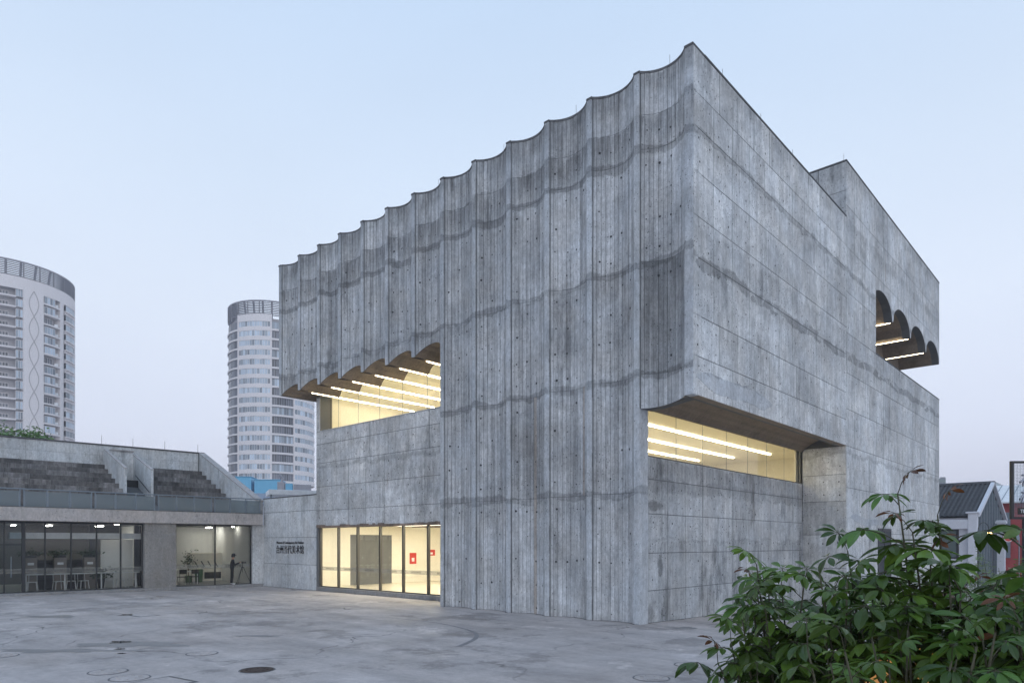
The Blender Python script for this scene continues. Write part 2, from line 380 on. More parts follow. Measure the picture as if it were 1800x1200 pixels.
# ================================================================ SETTING
def smooth(a, b, x):
    t = max(0., min(1., (x-a)/(b-a))); return t*t*(3-2*t)
def gz(x, y):
    return -0.025*max(0., min(y, 60)-18.2)*smooth(-13.5, -10.8, x) + .05*smooth(-30, -40, x)*smooth(16, 6, y)
def ground_mat():
    m, t, o = mat_new('plaza_concrete'); g = NG(t)
    big = g.noise(.16, detail=6, rough=.65, dist=.8)
    mid = g.noise(.9, detail=8, rough=.7, dist=.5)
    fine = g.noise(30, detail=5, rough=.7)
    sweep = g.noise(.5, stretch=(.35, 1.8, 1), detail=6, rough=.65)
    f = g.math('MULTIPLY', g.rng(big, .3, .7, .84, 1.15), g.rng(mid, .25, .75, .80, 1.20))
    grit = g.noise(6.5, detail=6, rough=.8)
    f = g.math('MULTIPLY', f, g.rng(grit, .3, .7, .86, 1.14))
    f = g.math('MULTIPLY', f, g.rng(fine, .2, .8, .88, 1.12))
    f = g.math('MULTIPLY', f, g.rng(sweep, .3, .7, .80, 1.20))
    dk = g.rng(g.noise(.33, detail=7, rough=.72, loc=(4, 9, 0)), .53, .60, 0, .30, True)
    f = g.math('MULTIPLY', f, g.math('SUBTRACT', 1., dk))
    lt = g.rng(g.noise(.42, detail=8, rough=.75, loc=(14, 3, 0)), .57, .64, 0, .35, True)
    f = g.math('ADD', f, lt)
    # hairline cracks
    vo = g.n('ShaderNodeTexVoronoi', feature='DISTANCE_TO_EDGE'); vo.inputs['Scale'].default_value = .16
    nv = g.n('ShaderNodeTexNoise'); nv.inputs['Scale'].default_value = .8; g.l(g.pos(), nv.inputs['Vector'])
    ad = g.n('ShaderNodeVectorMath', operation='MULTIPLY_ADD'); g.l(nv.outputs['Color'], ad.inputs[0]); ad.inputs[1].default_value = (2.2, 2.2, 0); g.l(g.pos(), ad.inputs[2]); g.l(ad.outputs[0], vo.inputs['Vector'])
    ck = g.rng(vo.outputs['Distance'], 0, .007, .75, 0)
    f = g.math('MULTIPLY', f, g.math('SUBTRACT', 1., g.math('MULTIPLY', ck, g.rng(g.noise(.3, detail=2), .45, .6, 0, 1))))
    tint = g.rng(g.noise(.25, detail=4, loc=(1, 5, 0)), .35, .65, 0, 1)
    cc = g.mix(tint, (.44, .402, .39, 1), (.42, .372, .348, 1))
    rough = g.rng(g.noise(.7, detail=5, loc=(8, 8, 0)), .35, .65, .6, .9)
    g.bsdf(o, g.scale(cc, f), rough, bump=g.math('ADD', g.math('MULTIPLY', mid, .6), g.math('MULTIPLY', fine, .12)), bs=.35, bd=.02, **{'Specular IOR Level': .3}); return m
M['plaza'] = ground_mat()
def axis(vals):
    return sorted(set(vals))
gx = axis([-4000, -1500, -600, -250, -120, -80, -60] + [-50+i*1.0 for i in range(0, 61)] + [20, 40, 80, 200, 600, 1500, 4000])
gy = axis([-4000, -1500, -500, -150, -50, -20] + [-6+i*1.2 for i in range(0, 57)] + [70, 90, 130, 200, 350, 700, 1500, 4000])
mb = MB()
mb.v = [(x, y, gz(x, y)) for y in gy for x in gx]; nx = len(gx)
mb.f = [(j*nx+i, j*nx+i+1, (j+1)*nx+i+1, (j+1)*nx+i) for j in range(len(gy)-1) for i in range(nx-1)]; mb.t = [0.]*len(mb.f); mb.m = [0]*len(mb.f)
mb.build('plaza_ground', M['plaza'], smooth=True, kind='structure')

# ================================================================ MUSEUM
Y0, XC, XR, ZT = 18.2, -9.49, -11.41, 17.05
Y1 = 19.85
TIPS = [-11.4-1.8*k for k in range(12)] + [-33.1]        # rib centres, right to left
SAG, TW = .35, .10
mus = empty('art_museum', (-20, 19, 0), label='large raw concrete museum with fluted facade, cantilevered top and glowing windows', cat='building')
def bay(k):      # k = 0 is the short cantilevered bay at the corner
    xr = XC-.28 if k == 0 else TIPS[k-1]-TW
    xl = TIPS[k]+TW if k < 12 else TIPS[12]+.16
    return xl, xr
def bay_arc(k):
    xl, xr = bay(k); w = (xr-xl)/2; rr = (w*w+SAG*SAG)/(2*SAG); pm = math.asin(w/rr); xc = (xl+xr)/2
    return xc, rr, pm, Y0 - rr*math.cos(pm)
def arch_z(k, x):
    """underside height of the facade over the openings"""
    xl, xr = bay(k)
    if k == 0:
        t = (x-TIPS[0])/(XC-TIPS[0]); return 6.66 + .19*smooth(0, 1, t)
    if k >= 6:
        xc = (xl+xr)/2; hw = (xr-xl)/2; rise = .5; rr = (hw*hw+rise*rise)/(2*rise)
        dx = min(abs(x-xc), hw); return 10.25 + math.sqrt(max(rr*rr-dx*dx, 0)) - (rr-rise)
    return None
LIFTS = [-.25, 4.1, 7.72, 11.18, 14.65, 15.72, 17.0]
TONE_L = [0., -.03, .0, .02, -.04, .06]
rng = random.Random(11)
RUSTB = {(3, 1, 6), (3, 0, 6), (2, 1, 9)}
for k in range(13):
    xc, rr, pm, yc = bay_arc(k)
    nb = 12
    core = MB()
    for li in range(6):
        z0, z1 = LIFTS[li], LIFTS[li+1]
        if k == 0 and z1 < 6.9: continue
        if k >= 6 and z1 < 10.4: continue
        mb = MB()
        base_t = TONE_L[li] + rng.uniform(-.05, .05)
        if k == 0 and li == 2: base_t -= .28
        if k >= 6 and li in (3,): base_t -= .03
        for b in range(nb):
            p0 = -pm + 2*pm*b/nb; p1 = -pm + 2*pm*(b+1)/nb
            gap = .0055/rr
            if b == 0: p0 += .045/rr
            off = rng.uniform(-.007, .007); tone = base_t + rng.uniform(-.13, .10)
            if rng.random() < .12: tone -= .10
            ra = rr + off
            if li == 1 or li == 2 and rng.random() < .5: pass
            ph = [p0+gap, (p0+p1)/2, p1-gap]; mi_ = 1 if (k, li, b) in RUSTB else 0
            def P(p, r, z): return (xc+r*math.sin(p), yc+r*math.cos(p), z)
            lo = []
            for p in ph:
                zb = z0 + .006
                az = arch_z(k, xc+rr*math.sin(p))
                if az is not None and az > z0: zb = az
                lo.append(min(zb, z1-.02))
            for i in range(2):
                mb.face([P(ph[i], ra, lo[i]), P(ph[i+1], ra, lo[i+1]), P(ph[i+1], ra, z1-.006), P(ph[i], ra, z1-.006)], tone, mi_)
            for i in (0, 2):
                mb.face([P(ph[i], ra, lo[i]), P(ph[i], ra, z1-.006), P(ph[i], rr+.03, z1-.006), P(ph[i], rr+.03, lo[i])], tone-.1)
        mb.build('board_marked_panel', [M['board'], M['rusty']], mus)
    # wall body behind the boards
    n = 24; zt = 17.0
    pts = [(xc+(rr+.022)*math.sin(-pm+2*pm*i/n), yc+(rr+.022)*math.cos(-pm+2*pm*i/n)) for i in range(n+1)]
    zb = []
    for x, y in pts:
        a_ = arch_z(k, x); zb.append(a_+.01 if a_ is not None else -.3)
    for i in range(n):
        (xa, ya), (xb, yb) = pts[i], pts[i+1]; yk = Y0+.75
        core.face([(xa, ya, zb[i]), (xb, yb, zb[i+1]), (xb, yb, zt), (xa, ya, zt)])
        core.face([(xa, yk, zb[i]), (xa, yk, zt), (xb, yk, zt), (xb, yk, zb[i+1])])
        core.face([(xa, ya, zt), (xb, yb, zt), (xb, yk, zt), (xa, yk, zt)])
        if k in range(1, 6): continue
        core.face([(xa, ya, zb[i]), (xa, yk, zb[i]), (xb, yk, zb[i+1]), (xb, yb, zb[i+1])])
    core.build('wall_body', M['core'], mus)
    # coping along the scalloped top edge
    cp = MB(); n = 16
    pts = [(xc+(rr-.012)*math.sin(-pm+2*pm*i/n), yc+(rr-.012)*math.cos(-pm+2*pm*i/n)) for i in range(n+1)]
    for i in range(n):
        (xa, ya), (xb, yb) = pts[i], pts[i+1]; yk = Y0+.72
        cp.face([(xa, ya, 16.99), (xb, yb, 16.99), (xb, yb, 17.06), (xa, ya, 17.06)], rng.uniform(-.2, .2))
        cp.face([(xa, ya, 17.06), (xb, yb, 17.06), (xb, yk, 17.06), (xa, yk, 17.06)])
    cp.build('coping', M['coping'], mus)
# ribs between the flutes
def ragged_rib(x0, x1, z0, z1, nm='rib'):
    mb = MB(); r2 = random.Random(int(-x0*100)); zs = [z0]
    for z in LIFTS[1:-1]:
        if z0+.2 < z < z1-.2: zs.append(z)
    zs.append(z1); n = 1
    for a_, b_ in zip(zs[:-1], zs[1:]):
        step = .45; m_ = max(1, int((b_-a_)/step)); t = r2.uniform(-.05, .05)
        for j in range(m_):
            q0 = a_+(b_-a_)*j/m_; q1 = a_+(b_-a_)*(j+1)/m_ - (.006 if j == m_-1 else 0)
            mb.box(x0+r2.uniform(0, .012), x1-r2.uniform(0, .012), Y0-.02-r2.uniform(0, .006), Y0+.5, q0, q1, t)
    return mb.build(nm, M['rib'], mus)
for k, x in enumerate(TIPS):
    z0 = 10.25 if k >= 6 else -.3
    if k == 12: ragged_rib(x-.08, x+.16, z0, 17.0)
    else: ragged_rib(x-TW, x+TW, z0, 17.0)
ragged_rib(XC-.28, XC-.004, 6.85, 17.0)
cp = MB()
for k, x in enumerate(TIPS): cp.box(x-TW-.012, x+TW+.012, Y0-.036, Y0+.7, 16.995, 17.063)
cp.box(XC-.29, XC+.0, Y0-.036, Y0+.7, 16.995, 17.063)
cp.build('rib_coping', M['coping'], mus)
# tie holes in the fluted wall
mb = MB()
def disc(mb, c, nrm, r, n=7):
    nrm = Vector(nrm).normalized(); a_ = nrm.orthogonal().normalized(); b_ = nrm.cross(a_)
    mb.face([Vector(c)+(a_*math.cos(6.2832*i/n)+b_*math.sin(6.2832*i/n))*r*(1 if i % 2 else .88) for i in range(n)])
for k in range(13):
    xc, rr, pm, yc = bay_arc(k)
    for li in range(6):
        z0, z1 = LIFTS[li], LIFTS[li+1]
        if k == 0 and z1 < 8 or k >= 6 and z1 < 11.5: continue
        rows = max(1, int((z1-z0)/.85))
        for j in range(rows):
            for p in (-.75, -.3, .15, .6):
                if rng.random() < .33: continue
                z = z0+(j+.5)*(z1-z0)/rows+rng.uniform(-.06, .06)
                if z > 15.6 or z < .2: continue
                a_ = (p+rng.uniform(-.04, .04))*pm
                disc(mb, (xc+(rr-.011)*math.sin(a_), yc+(rr-.011)*math.cos(a_), z), (-math.sin(a_), -math.cos(a_), 0), rng.uniform(.020, .048))
mb.build('tie_holes', M['hole'], mus, kind='stuff')

# ---- panelled walls: every formwork panel its own piece
PC = {}
def panel_mesh(w, h, mat, key):
    kk = (round(w, 2), round(h, 2), key)
    if kk not in PC:
        mb = MB(); g_ = .008; b_ = .008; x, z = w/2-g_-.004, h/2-g_
        for s_, y in ((1, 0.),):
            mb.face([(-x+b_, 0, -z+b_), (x-b_, 0, -z+b_), (x-b_, 0, z-b_), (-x+b_, 0, z-b_)])
            q = [(-x, .012, -z), (x, .012, -z), (x, .012, z), (-x, .012, z)]; i_ = [(-x+b_, 0, -z+b_), (x-b_, 0, -z+b_), (x-b_, 0, z-b_), (-x+b_, 0, z-b_)]
            for a_ in range(4):
                c_ = (a_+1) % 4; mb.face([q[a_], q[c_], i_[c_], i_[a_]])
        PC[kk] = mb.mesh('concrete_panel', mats=[mat])
    return PC[kk]
def wall_panels(parent, axis_, const, out_, us, zs, mat, key, allow=lambda u0, u1, z0, z1: True, holes=None, jig=0.0, seed=1):
    """axis_ 'X': wall in plane x=const facing out_; u runs along y.  axis_ 'Y': plane y=const, u along x."""
    r2 = random.Random(seed)
    for zi in range(len(zs)-1):
        shift = r2.choice((0, 0, 1))*jig
        ul = [us[0]] + [u+shift for u in us[1:-1]] + [us[-1]]
        for ui in range(len(ul)-1):
            u0, u1, z0, z1 = ul[ui], ul[ui+1], zs[zi], zs[zi+1]
            if not allow(u0, u1, z0, z1): continue
            pr = r2.uniform(-.003, .003)
            me = panel_mesh(u1-u0, z1-z0, mat, key); uc, zc = (u0+u1)/2, (z0+z1)/2
            if axis_ == 'X': inst('concrete_panel', me, (const+out_*pr, uc, zc), parent, rot=(0, 0, R(90) if out_ > 0 else R(-90)))
            else: inst('concrete_panel', me, (uc, const+out_*pr, zc), parent, rot=(0, 0, 0 if out_ < 0 else R(180)))
            if holes is not None:
                nu = max(1, round((u1-u0)/.62)); nz_ = max(1, round((z1-z0)/.62))
                for i in range(nu):
                    for j in range(nz_):
                        if r2.random() < .36: continue
                        uu = u0+(i+.5)*(u1-u0)/nu+r2.uniform(-.05, .05); zz = z0+(j+.5)*(z1-z0)/nz_+r2.uniform(-.05, .05)
                        rr_ = r2.uniform(.018, .042)
                        if axis_ == 'X': disc(holes, (const+out_*.0065, uu, zz), (out_, 0, 0), rr_)
                        else: disc(holes, (uu, const+out_*.0065, zz), (0, out_, 0), rr_)
def steps(a_, b_, n): return [a_+(b_-a_)*i/n for i in range(n+1)]
YT, YA, YE, ZTT = 32.4, 37.08, 51.76, 19.5
HB = MB()
# side wall, upper volume (faces the lane)
sw = box('side_wall', XC-.4, XC-.010, Y0+.3, YT+.011, 6.86, 17.0, M['core'], mus)
wall_panels(sw, 'X', XC, 1, steps(Y0, YT, 11), [6.85, 8.0, 9.2, 10.9, 12.1, 13.4, 14.7, 15.72, 17.0], M['panel'], 'p', holes=HB, jig=.4, seed=3)
# lower part of the tower volume
tw = MB(); tw.box(XC-.4, XC-.010, YT+.012, YA, -.9, 19.44); tw.box(XC-.4, XC-.010, YA, YE, -.9, 11.84)
ARC_T = [36.35, 40.2, 44.05, 47.9, YE-.03]
def tarch(y):
    for a_, b_ in zip(ARC_T[:-1], ARC_T[1:]):
        if a_ <= y <= b_:
            yc_ = (a_+b_)/2; hw = (b_-a_)/2-.12; d_ = min(abs(y-yc_), hw)
            return 14.2 + 1.04*math.sqrt(max(0, 1-(d_/hw)**2))**.9
    return 14.2
ys = steps(YA, YE-.03, 72)
for a_, b_ in zip(ys[:-1], ys[1:]):
    za, zb_ = tarch(a_), tarch(b_)
    for X in (XC-.010, XC-.4):
        tw.face([(X, a_, za), (X, b_, zb_), (X, b_, 19.44), (X, a_, 19.44)])
    tw.face([(XC-.4, a_, za), (XC-.4, b_, zb_), (XC-.010, b_, zb_), (XC-.010, a_, za)])
tw.box(XC-.4, XC-.010, YE-.03, YE, 14.2, 19.44)
tw.box(-34, XC-.4, YT+.02, YT+.4, 16.5, 19.44); tw.box(-34, XC-.4, YE-.4, YE, 15.2, 19.44)
tw.box(XC-.42, XC-.012, YA-.02, YA+.0, 11.8, 14.6)
tws = tw.build('tower_wall', M['core'], mus)
def allow_t(u0, u1, z0, z1):
    if z1 <= 11.9 or u1 <= YA+.01: return True
    return z0 >= 15.69
us_t = steps(YT, YA, 4) + steps(YA, YE, 11)[1:]
wall_panels(tws, 'X', XC, 1, us_t, [-.9, .9, 3.0, 5.0, 6.85, 8.5, 10.1, 11.88], M['panel'], 'p', allow=allow_t, holes=HB, seed=5)
wall_panels(tws, 'X', XC, 1, us_t, [11.88, 13.7, 15.7, 17.55, 19.48], M['panel'], 'p', allow=allow_t, holes=HB, seed=6)
# spandrels over the terrace arches
ub = us_t[4:]
for i, (a_, b_) in enumerate(zip(ub[:-1], ub[1:])):
    mb = MB(); n = 14
    for j in range(n):
        p, q = a_+.005+(b_-a_-.01)*j/n, a_+.005+(b_-a_-.01)*(j+1)/n
        mb.face([(XC, p, tarch(p)), (XC, q, tarch(q)), (XC, q, 15.69), (XC, p, 15.69)])
    mb.build('arched_panel', M['panel'], tws)
# tower front (facing the square) seen over the parapet
tf = box('tower_front', -34, XC-.42, YT+.010, YT+.02, 16.4, 19.46, M['core'], mus)
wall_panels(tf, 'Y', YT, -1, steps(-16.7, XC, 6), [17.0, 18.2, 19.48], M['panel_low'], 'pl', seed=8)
box('roof_edge', XC-.27, XC+.012, Y0+.71, YT-.003, 17.003, 17.066, M['coping'], mus)
mb = MB(); mb.box(XC-.6, XC+.012, YT-.012, YE+.01, 19.49, 19.555); mb.box(-34, XC-.6, YT-.012, YT+.5, 19.49, 19.555); mb.build('roof_edge', M['coping'], mus)
box('terrace_edge', XC-.45, XC+.010, YA+.02, YE+.01, 11.885, 11.93, M['coping'], mus)
# niche: recessed wall, window, return wall
rw = MB(); rw.box(XR-.35, XR-.010, Y0+.5, YT, -.9, 5.24); rw.box(XR-.35, XR-.010, Y0+.3, Y0+.66, -.9, 7.2)
rws = rw.build('recessed_wall', M['core'], mus)
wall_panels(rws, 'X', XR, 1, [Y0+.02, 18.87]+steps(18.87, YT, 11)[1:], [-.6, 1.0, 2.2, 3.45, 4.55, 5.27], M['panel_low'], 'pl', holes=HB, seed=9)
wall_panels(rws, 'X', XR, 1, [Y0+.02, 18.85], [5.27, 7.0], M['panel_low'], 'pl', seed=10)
rt = box('return_wall', XR+.003, XC-.41, YT+.010, YT+.3, -.9, 7.4, M['core'], mus)
wall_panels(rt, 'Y', YT, -1, [XR, XC-.001], [-.6, 1.4, 2.9, 4.4, 5.6, 6.85], M['panel'], 'p', holes=HB, seed=12)
HB.build('tie_holes', M['hole'], mus, kind='stuff')
# mortar band running across the side wall
def side_band(X, y0, y1, zf, h, seed, mat='mortar'):
    r2 = random.Random(seed); mb = MB(); n = int((y1-y0)/.22); rows = []; hh = h
    for i in range(n+1):
        y = y0+(y1-y0)*i/n; hh += r2.uniform(-.04, .04); hh = max(h*.55, min(h*1.3, hh)); e = min(1, min(i, n-i)/4+.15)
        z = zf(y)+.03*math.sin(y*2.1)+r2.uniform(-.02, .02); rows.append((y, z-hh*e/2, z+hh*e/2))
    for (a_, b_, c_), (d_, e_, f_) in zip(rows[:-1], rows[1:]):
        mb.face([(X+.009, a_, b_), (X+.009, d_, e_), (X+.009, d_, f_), (X+.009, a_, c_)])
        mb.face([(X+.009, a_, c_), (X+.009, d_, f_), (X+.002, d_, f_+.012), (X+.002, a_, c_+.012)])
        mb.face([(X+.002, a_, b_-.012), (X+.002, d_, e_-.012), (X+.009, d_, e_), (X+.009, a_, b_)])
    mb.build('mortar_band', M[mat], mus)
side_band(XC, 18.4, 24.0, lambda y: 7.38, .45, 5, 'rib')
side_band(XC, 33.0, 41.0, lambda y: 3.6+.1*math.sin(y), .4, 9, 'rib')
# soffit of the cantilever over the niche
mb = MB(); n = 14
for i in range(n):
    xa, xb = TIPS[0]+(XC-.26-TIPS[0])*i/n, TIPS[0]+(XC-.26-TIPS[0])*(i+1)/n
    def nz_(x): t = (x-TIPS[0])/(XC-.26-TIPS[0]); return 6.72+.14*smooth(0, 1, t)+.42*math.sin(math.pi*t)**.8
    t_ = random.uniform(-.12, .12)
    mb.face([(xa, Y0+.45, nz_(xa)), (xa, YT-.002, nz_(xa)), (xb, YT-.002, nz_(xb)), (xb, Y0+.45, nz_(xb))], t_)
mb.box(XC-.26, XC-.002, Y0+.3, YT-.002, 6.845, 6.9)
for i in range(n):
    xa, xb = TIPS[0]+(XC-.26-TIPS[0])*i/n, TIPS[0]+(XC-.26-TIPS[0])*(i+1)/n
    mb.face([(xa, Y0+.45, arch_z(0, xa)), (xb, Y0+.45, arch_z(0, xb)), (xb, Y0+.45, nz_(xb)), (xa, Y0+.45, nz_(xa))])
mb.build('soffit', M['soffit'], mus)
# roof slabs (keep the daylight out of the galleries)
mb = MB(); mb.box(-33, XC-.41, Y0+.76, YT, 16.2, 16.5); mb.box(-33, XC-.41, YT+.4, YE-.4, 18.6, 18.9); mb.box(-33.15, -33.0, Y0+.3, YE, 10.3, 17.0); mb.build('roof_slab', M['core'], mus)
# ---- vaulted soffit of the overhanging gallery
for k in range(6, 13):
    xl, xr = bay(k); xl0 = TIPS[k] if k < 12 else xl-.24; xr0 = TIPS[k-1]; n = 12; mb = MB()
    xs = [xl0]+steps(xl, xr, n)+[xr0]
    for i in range(len(xs)-1):
        a_, b_ = xs[i], xs[i+1]
        za = arch_z(k, a_); zb_ = arch_z(k, b_); t_ = random.uniform(-.13, .10)
        def fy(x): 
            xc, rr, pm, yc = bay_arc(k); dx = max(-1, min(1, (x-xc)/rr)); return max(Y0+.01, yc+(rr+.022)*math.sqrt(1-dx*dx))
        ym = [fy(a_), 19.2, 20.5, 22, 26.5]; ym2 = [fy(b_), 19.2, 20.5, 22, 26.5]
        for j in range(4):
            t2 = t_+random.uniform(-.04, .04)
            mb.face([(a_, ym[j], za), (a_, ym[j+1], za), (b_, ym2[j+1], zb_), (b_, ym2[j], zb_)], t2, 1 if j > 1 else 0)
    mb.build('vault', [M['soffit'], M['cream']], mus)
def strip(x0, x1, y0, y1, z0, z1, mat, parent):
    hs = box('light_strip', x0, x1, y0, y1, z0, z1, mat, parent); return hs
for k in range(6, 12):
    x = TIPS[k]
    strip(x-.026, x+.026, 18.92, 20.42, 10.20, 10.235, M['strip_out'], mus)
    strip(x-.042, x+.042, 20.56, 25.6, 10.20, 10.225, M['strip'], mus)
# ---- lower block with the long window and the entrance
lb = MB(); lb.box(-32.3, -20.45, Y1+.010, Y1+.4, 3.44, 8.43); lb.box(-32.3, -31.95, Y1+.010, 20.6, 8.43, 10.3); lb.box(-32.3, -32.12, Y1+.010, 26.5, -.1, 10.24); lb.box(-32.3, -20.45, Y1+.4, 26.5, 7.9, 8.1)
lbs = lb.build('gallery_wall', M['core'], mus)
HB2 = MB()
wall_panels(lbs, 'Y', Y1, -1, steps(-32.3, -20.45, 8), [3.42, 4.25, 5.5, 6.75, 7.75, 8.43], M['panel'], 'p', holes=HB2, jig=.3, seed=21)
wall_panels(lbs, 'Y', Y1, -1, [-32.3, -31.93], [8.43, 10.24], M['panel'], 'p', seed=22)
HB2.build('tie_holes', M['hole'], mus, kind='stuff')
box('sill', -31.95, -20.45, Y1-.012, 20.6, 8.432, 8.47, M['rib'], mus)
# exposed broken edge over the entrance
mb = MB(); r2 = random.Random(5); x = -32.25
while x < -20.6:
    w = r2.uniform(.12, .5); mb.box(x, min(x+w, -20.5), Y1-.02-r2.uniform(0, .02), Y1+.3, 3.36-r2.uniform(0, .03), 3.43+r2.uniform(0, .07), r2.uniform(-.35, .1)); x += w
M['broken'] = concrete('broken_edge', col(.26, .20, .16), blotch=.4, stain=.4, bug=.8, board=0)
mb.build('broken_lintel_edge', M['broken'], mus)
# gallery window panes
gw = MB(); gw.box(-31.95, -20.45, 20.47, 20.53, 8.47, 8.52); gw.box(-31.98, -31.93, 20.47, 20.53, 8.47, 10.25)
for k in range(6, 13):
    xl, xr = bay(k); xs = steps(max(xl-.1, -31.95), xr+.1, 14)
    for a_, b_ in zip(xs[:-1], xs[1:]):
        za, zb_ = arch_z(k, a_), arch_z(k, b_)
        gw.face([(a_, 20.47, za-.05), (b_, 20.47, zb_-.05), (b_, 20.47, zb_), (a_, 20.47, za)])
gfr = gw.build('window_frame', M['bronze'], mus)
for k in range(6, 13):
    a_, b_ = max(TIPS[k], -31.93) if k < 12 else -31.93, TIPS[k-1]
    if b_-a_ < .3: continue
    n = 12; mb = MB(); xs = steps(a_+.006, b_-.006, n)
    for p, q in zip(xs[:-1], xs[1:]): mb.face([(p, 20.5, 8.52), (q, 20.5, 8.52), (q, 20.5, arch_z(k, q)-.04), (p, 20.5, arch_z(k, p)-.04)])
    mb.build('pane', M['glass'], gfr)
    if a_ > -31.9: box('pane_joint', a_-.004, a_+.004, 20.49, 20.51, 8.52, 10.2, M['rail'], gfr)
# inside of the gallery
gi = MB()
def room(mb, x0, x1, y0, y1, z0, z1, skip=(), mi=None):
    mi = mi or {}
    fs = {'x0': [(x0,y0,z0),(x0,y1,z0),(x0,y1,z1),(x0,y0,z1)], 'x1': [(x1,y0,z0),(x1,y0,z1),(x1,y1,z1),(x1,y1,z0)],
          'y0': [(x0,y0,z0),(x0,y0,z1),(x1,y0,z1),(x1,y0,z0)], 'y1': [(x0,y1,z0),(x1,y1,z0),(x1,y1,z1),(x0,y1,z1)],
          'z0': [(x0,y0,z0),(x1,y0,z0),(x1,y1,z0),(x0,y1,z0)], 'z1': [(x0,y0,z1),(x0,y1,z1),(x1,y1,z1),(x1,y0,z1)]}
    for k_, p in fs.items():
        if k_ not in skip: mb.face(p, 0., mi.get(k_, 0))
room(gi, -32.1, -20.5, 20.6, 26.4, 8.11, 10.9, skip=('y0', 'z1'))
gi.build('gallery_room', M['cream'], mus)
# niche window: glass and lit room
nw = MB(); nw.box(XR-.12, XR-.06, 18.86, YT, 5.26, 5.31); nw.box(XR-.12, XR-.06, 18.86, YT, 6.80, 6.90); nw.box(XR-.12, XR-.06, 18.86, 18.90, 5.26, 6.9); nw.box(XR-.12, XR-.06, YT-.05, YT, 5.26, 6.9)
nwf = nw.build('window_frame', M['bronze'], mus)
yy = steps(18.9, YT-.05, 7)
for a_, b_ in zip(yy[:-1], yy[1:]):
    mb = MB(); mb.face([(XR-.09, a_+.008, 5.31), (XR-.09, b_-.008, 5.31), (XR-.09, b_-.008, 6.8), (XR-.09, a_+.008, 6.8)]); mb.build('pane', M['glass'], nwf); box('pane_joint', XR-.10, XR-.085, b_-.003, b_+.003, 5.31, 6.8, M['rail'], nwf)
mb = MB(); room(mb, -20.2, XR-.36, 18.98, 36.0, 4.2, 6.92, skip=('x1',)); mb.box(XR-.37, XR-.3, YT, 36, 4.2, 6.95); mb.box(XR-.37, XR-.34, 18.9, YT, 4.2, 5.2)
mb.build('upper_room', M['cream'], mus)
for x in (-13.3, -15.2, -17.1): strip(x-.042, x+.042, 18.99, 33.4, 6.86, 6.88, M['strip'], mus)
# lobby behind the entrance glass
mb = MB(); X0L, X1L = -32.1, -20.6
mb.face([(X0L, Y1+.1, .2), (X1L, Y1+.1, .2), (X1L, 29, .2), (X0L, 29, .2)], 0, 1)
mb.face([(X0L, Y1+.1, 3.6), (X0L, 29, 3.6), (X1L, 29, 3.6), (X1L, Y1+.1, 3.6)], 0, 0)
mb.face([(X0L, Y1+.1, .2), (X0L, 21.85, .2), (X0L, 21.85, 3.6), (X0L, Y1+.1, 3.6)]); mb.face([(X0L, 24.7, .2), (X0L, 29, .2), (X0L, 29, 3.6), (X0L, 24.7, 3.6)]); mb.face([(X0L, 21.85, 3.0), (X0L, 24.7, 3.0), (X0L, 24.7, 3.6), (X0L, 21.85, 3.6)])
mb.face([(X0L, 29, .2), (X1L, 29, .2), (X1L, 29, 3.6), (X0L, 29, 3.6)]); mb.face([(X1L, Y1+.1, .2), (X1L, Y1+.1, 3.6), (X1L, 29, 3.6), (X1L, 29, .2)])
lob = mb.build('lobby', [M['cream'], M['floor_in']], mus)
mb = MB(); room(mb, -36.5, X0L, 21.85, 24.7, .2, 3.0, skip=('x1',)); rec = mb.build('lift_recess', M['grey_in'], mus)
for a_, b_ in ((-33.15, -32.35), (-35.2, -33.7)):
    ld = box('lift_door', a_, b_, 24.60, 24.68, .2, 2.35, M['dark_in'], mus); box('door_trim', b_+.002, b_+.10, 24.56, 24.69, .2, 2.45, M['rail'], ld)
mb = MB()
for i in range(7): mb.box(X0L+.1, X1L-.1, 20.6+i*1.1, 20.66+i*1.1, 3.46, 3.58)
mb.build('ceiling_rib', M['tan'], mus)
for y in (21.0, 23.6, 26.2): box('ceiling_light', -30.5, -21.6, y, y+.25, 3.5, 3.56, M['warm_panel'], mus)
for y, z, w, h_ in ((26.28, 1.62, .50, .66), (27.73, 1.95, .56, .36)):
    p = box('poster', X0L+.004, X0L+.03, y-w/2, y+w/2, z-h_/2, z+h_/2, M['red'], None); tag(p, 'larger red framed notice on the cream lobby wall' if y < 27 else 'smaller red notice on the lobby wall, right of the larger one', 'notice')
    box('print_mark', X0L+.031, X0L+.034, y-w*.22, y+w*.18, z-h_*.28, z+h_*.05, M['white'], p)
# entrance glazing
EX = [-32.08, -30.41, -28.71, -26.86, -25.1, -23.33, -21.5, -20.5]
box('entrance_step', -32.3, -20.45, Y1-.02, Y1+.35, -.1, .21, M['kerb'], mus, b=.012)
fr = MB(); fr.box(-32.1, -20.5, Y1+.12, Y1+.2, .21, .26); fr.box(-32.1, -20.5, Y1+.12, Y1+.2, 3.33, 3.40)
for x in EX: fr.bev(x-.045, x+.045, Y1+.08, Y1+.22, .262, 3.329, .006)
frs = fr.build('entrance_frame', M['bronze'], mus)
tm = text_mesh('台州当代美术馆', .105, .001); tm.materials.append(M['bronze'])
for a_, b_ in zip(EX[:-1], EX[1:]):
    mb = MB(); mb.face([(a_+.045, Y1+.16, .26), (b_-.045, Y1+.16, .26), (b_-.045, Y1+.16, 3.33), (a_+.045, Y1+.16, 3.33)]); pn = mb.build('pane', M['glass'], frs)
    mb = MB(); mb.face([(a_+.05, Y1+.154, 1.10), (b_-.05, Y1+.154, 1.10), (b_-.05, Y1+.154, 1.29), (a_+.05, Y1+.154, 1.29)]); mb.build('film_band', M['film'], pn if False else frs)
    inst('lettering', tm, ((a_+b_)/2, Y1+.150, 1.155), frs, rot=(R(90), 0, 0))
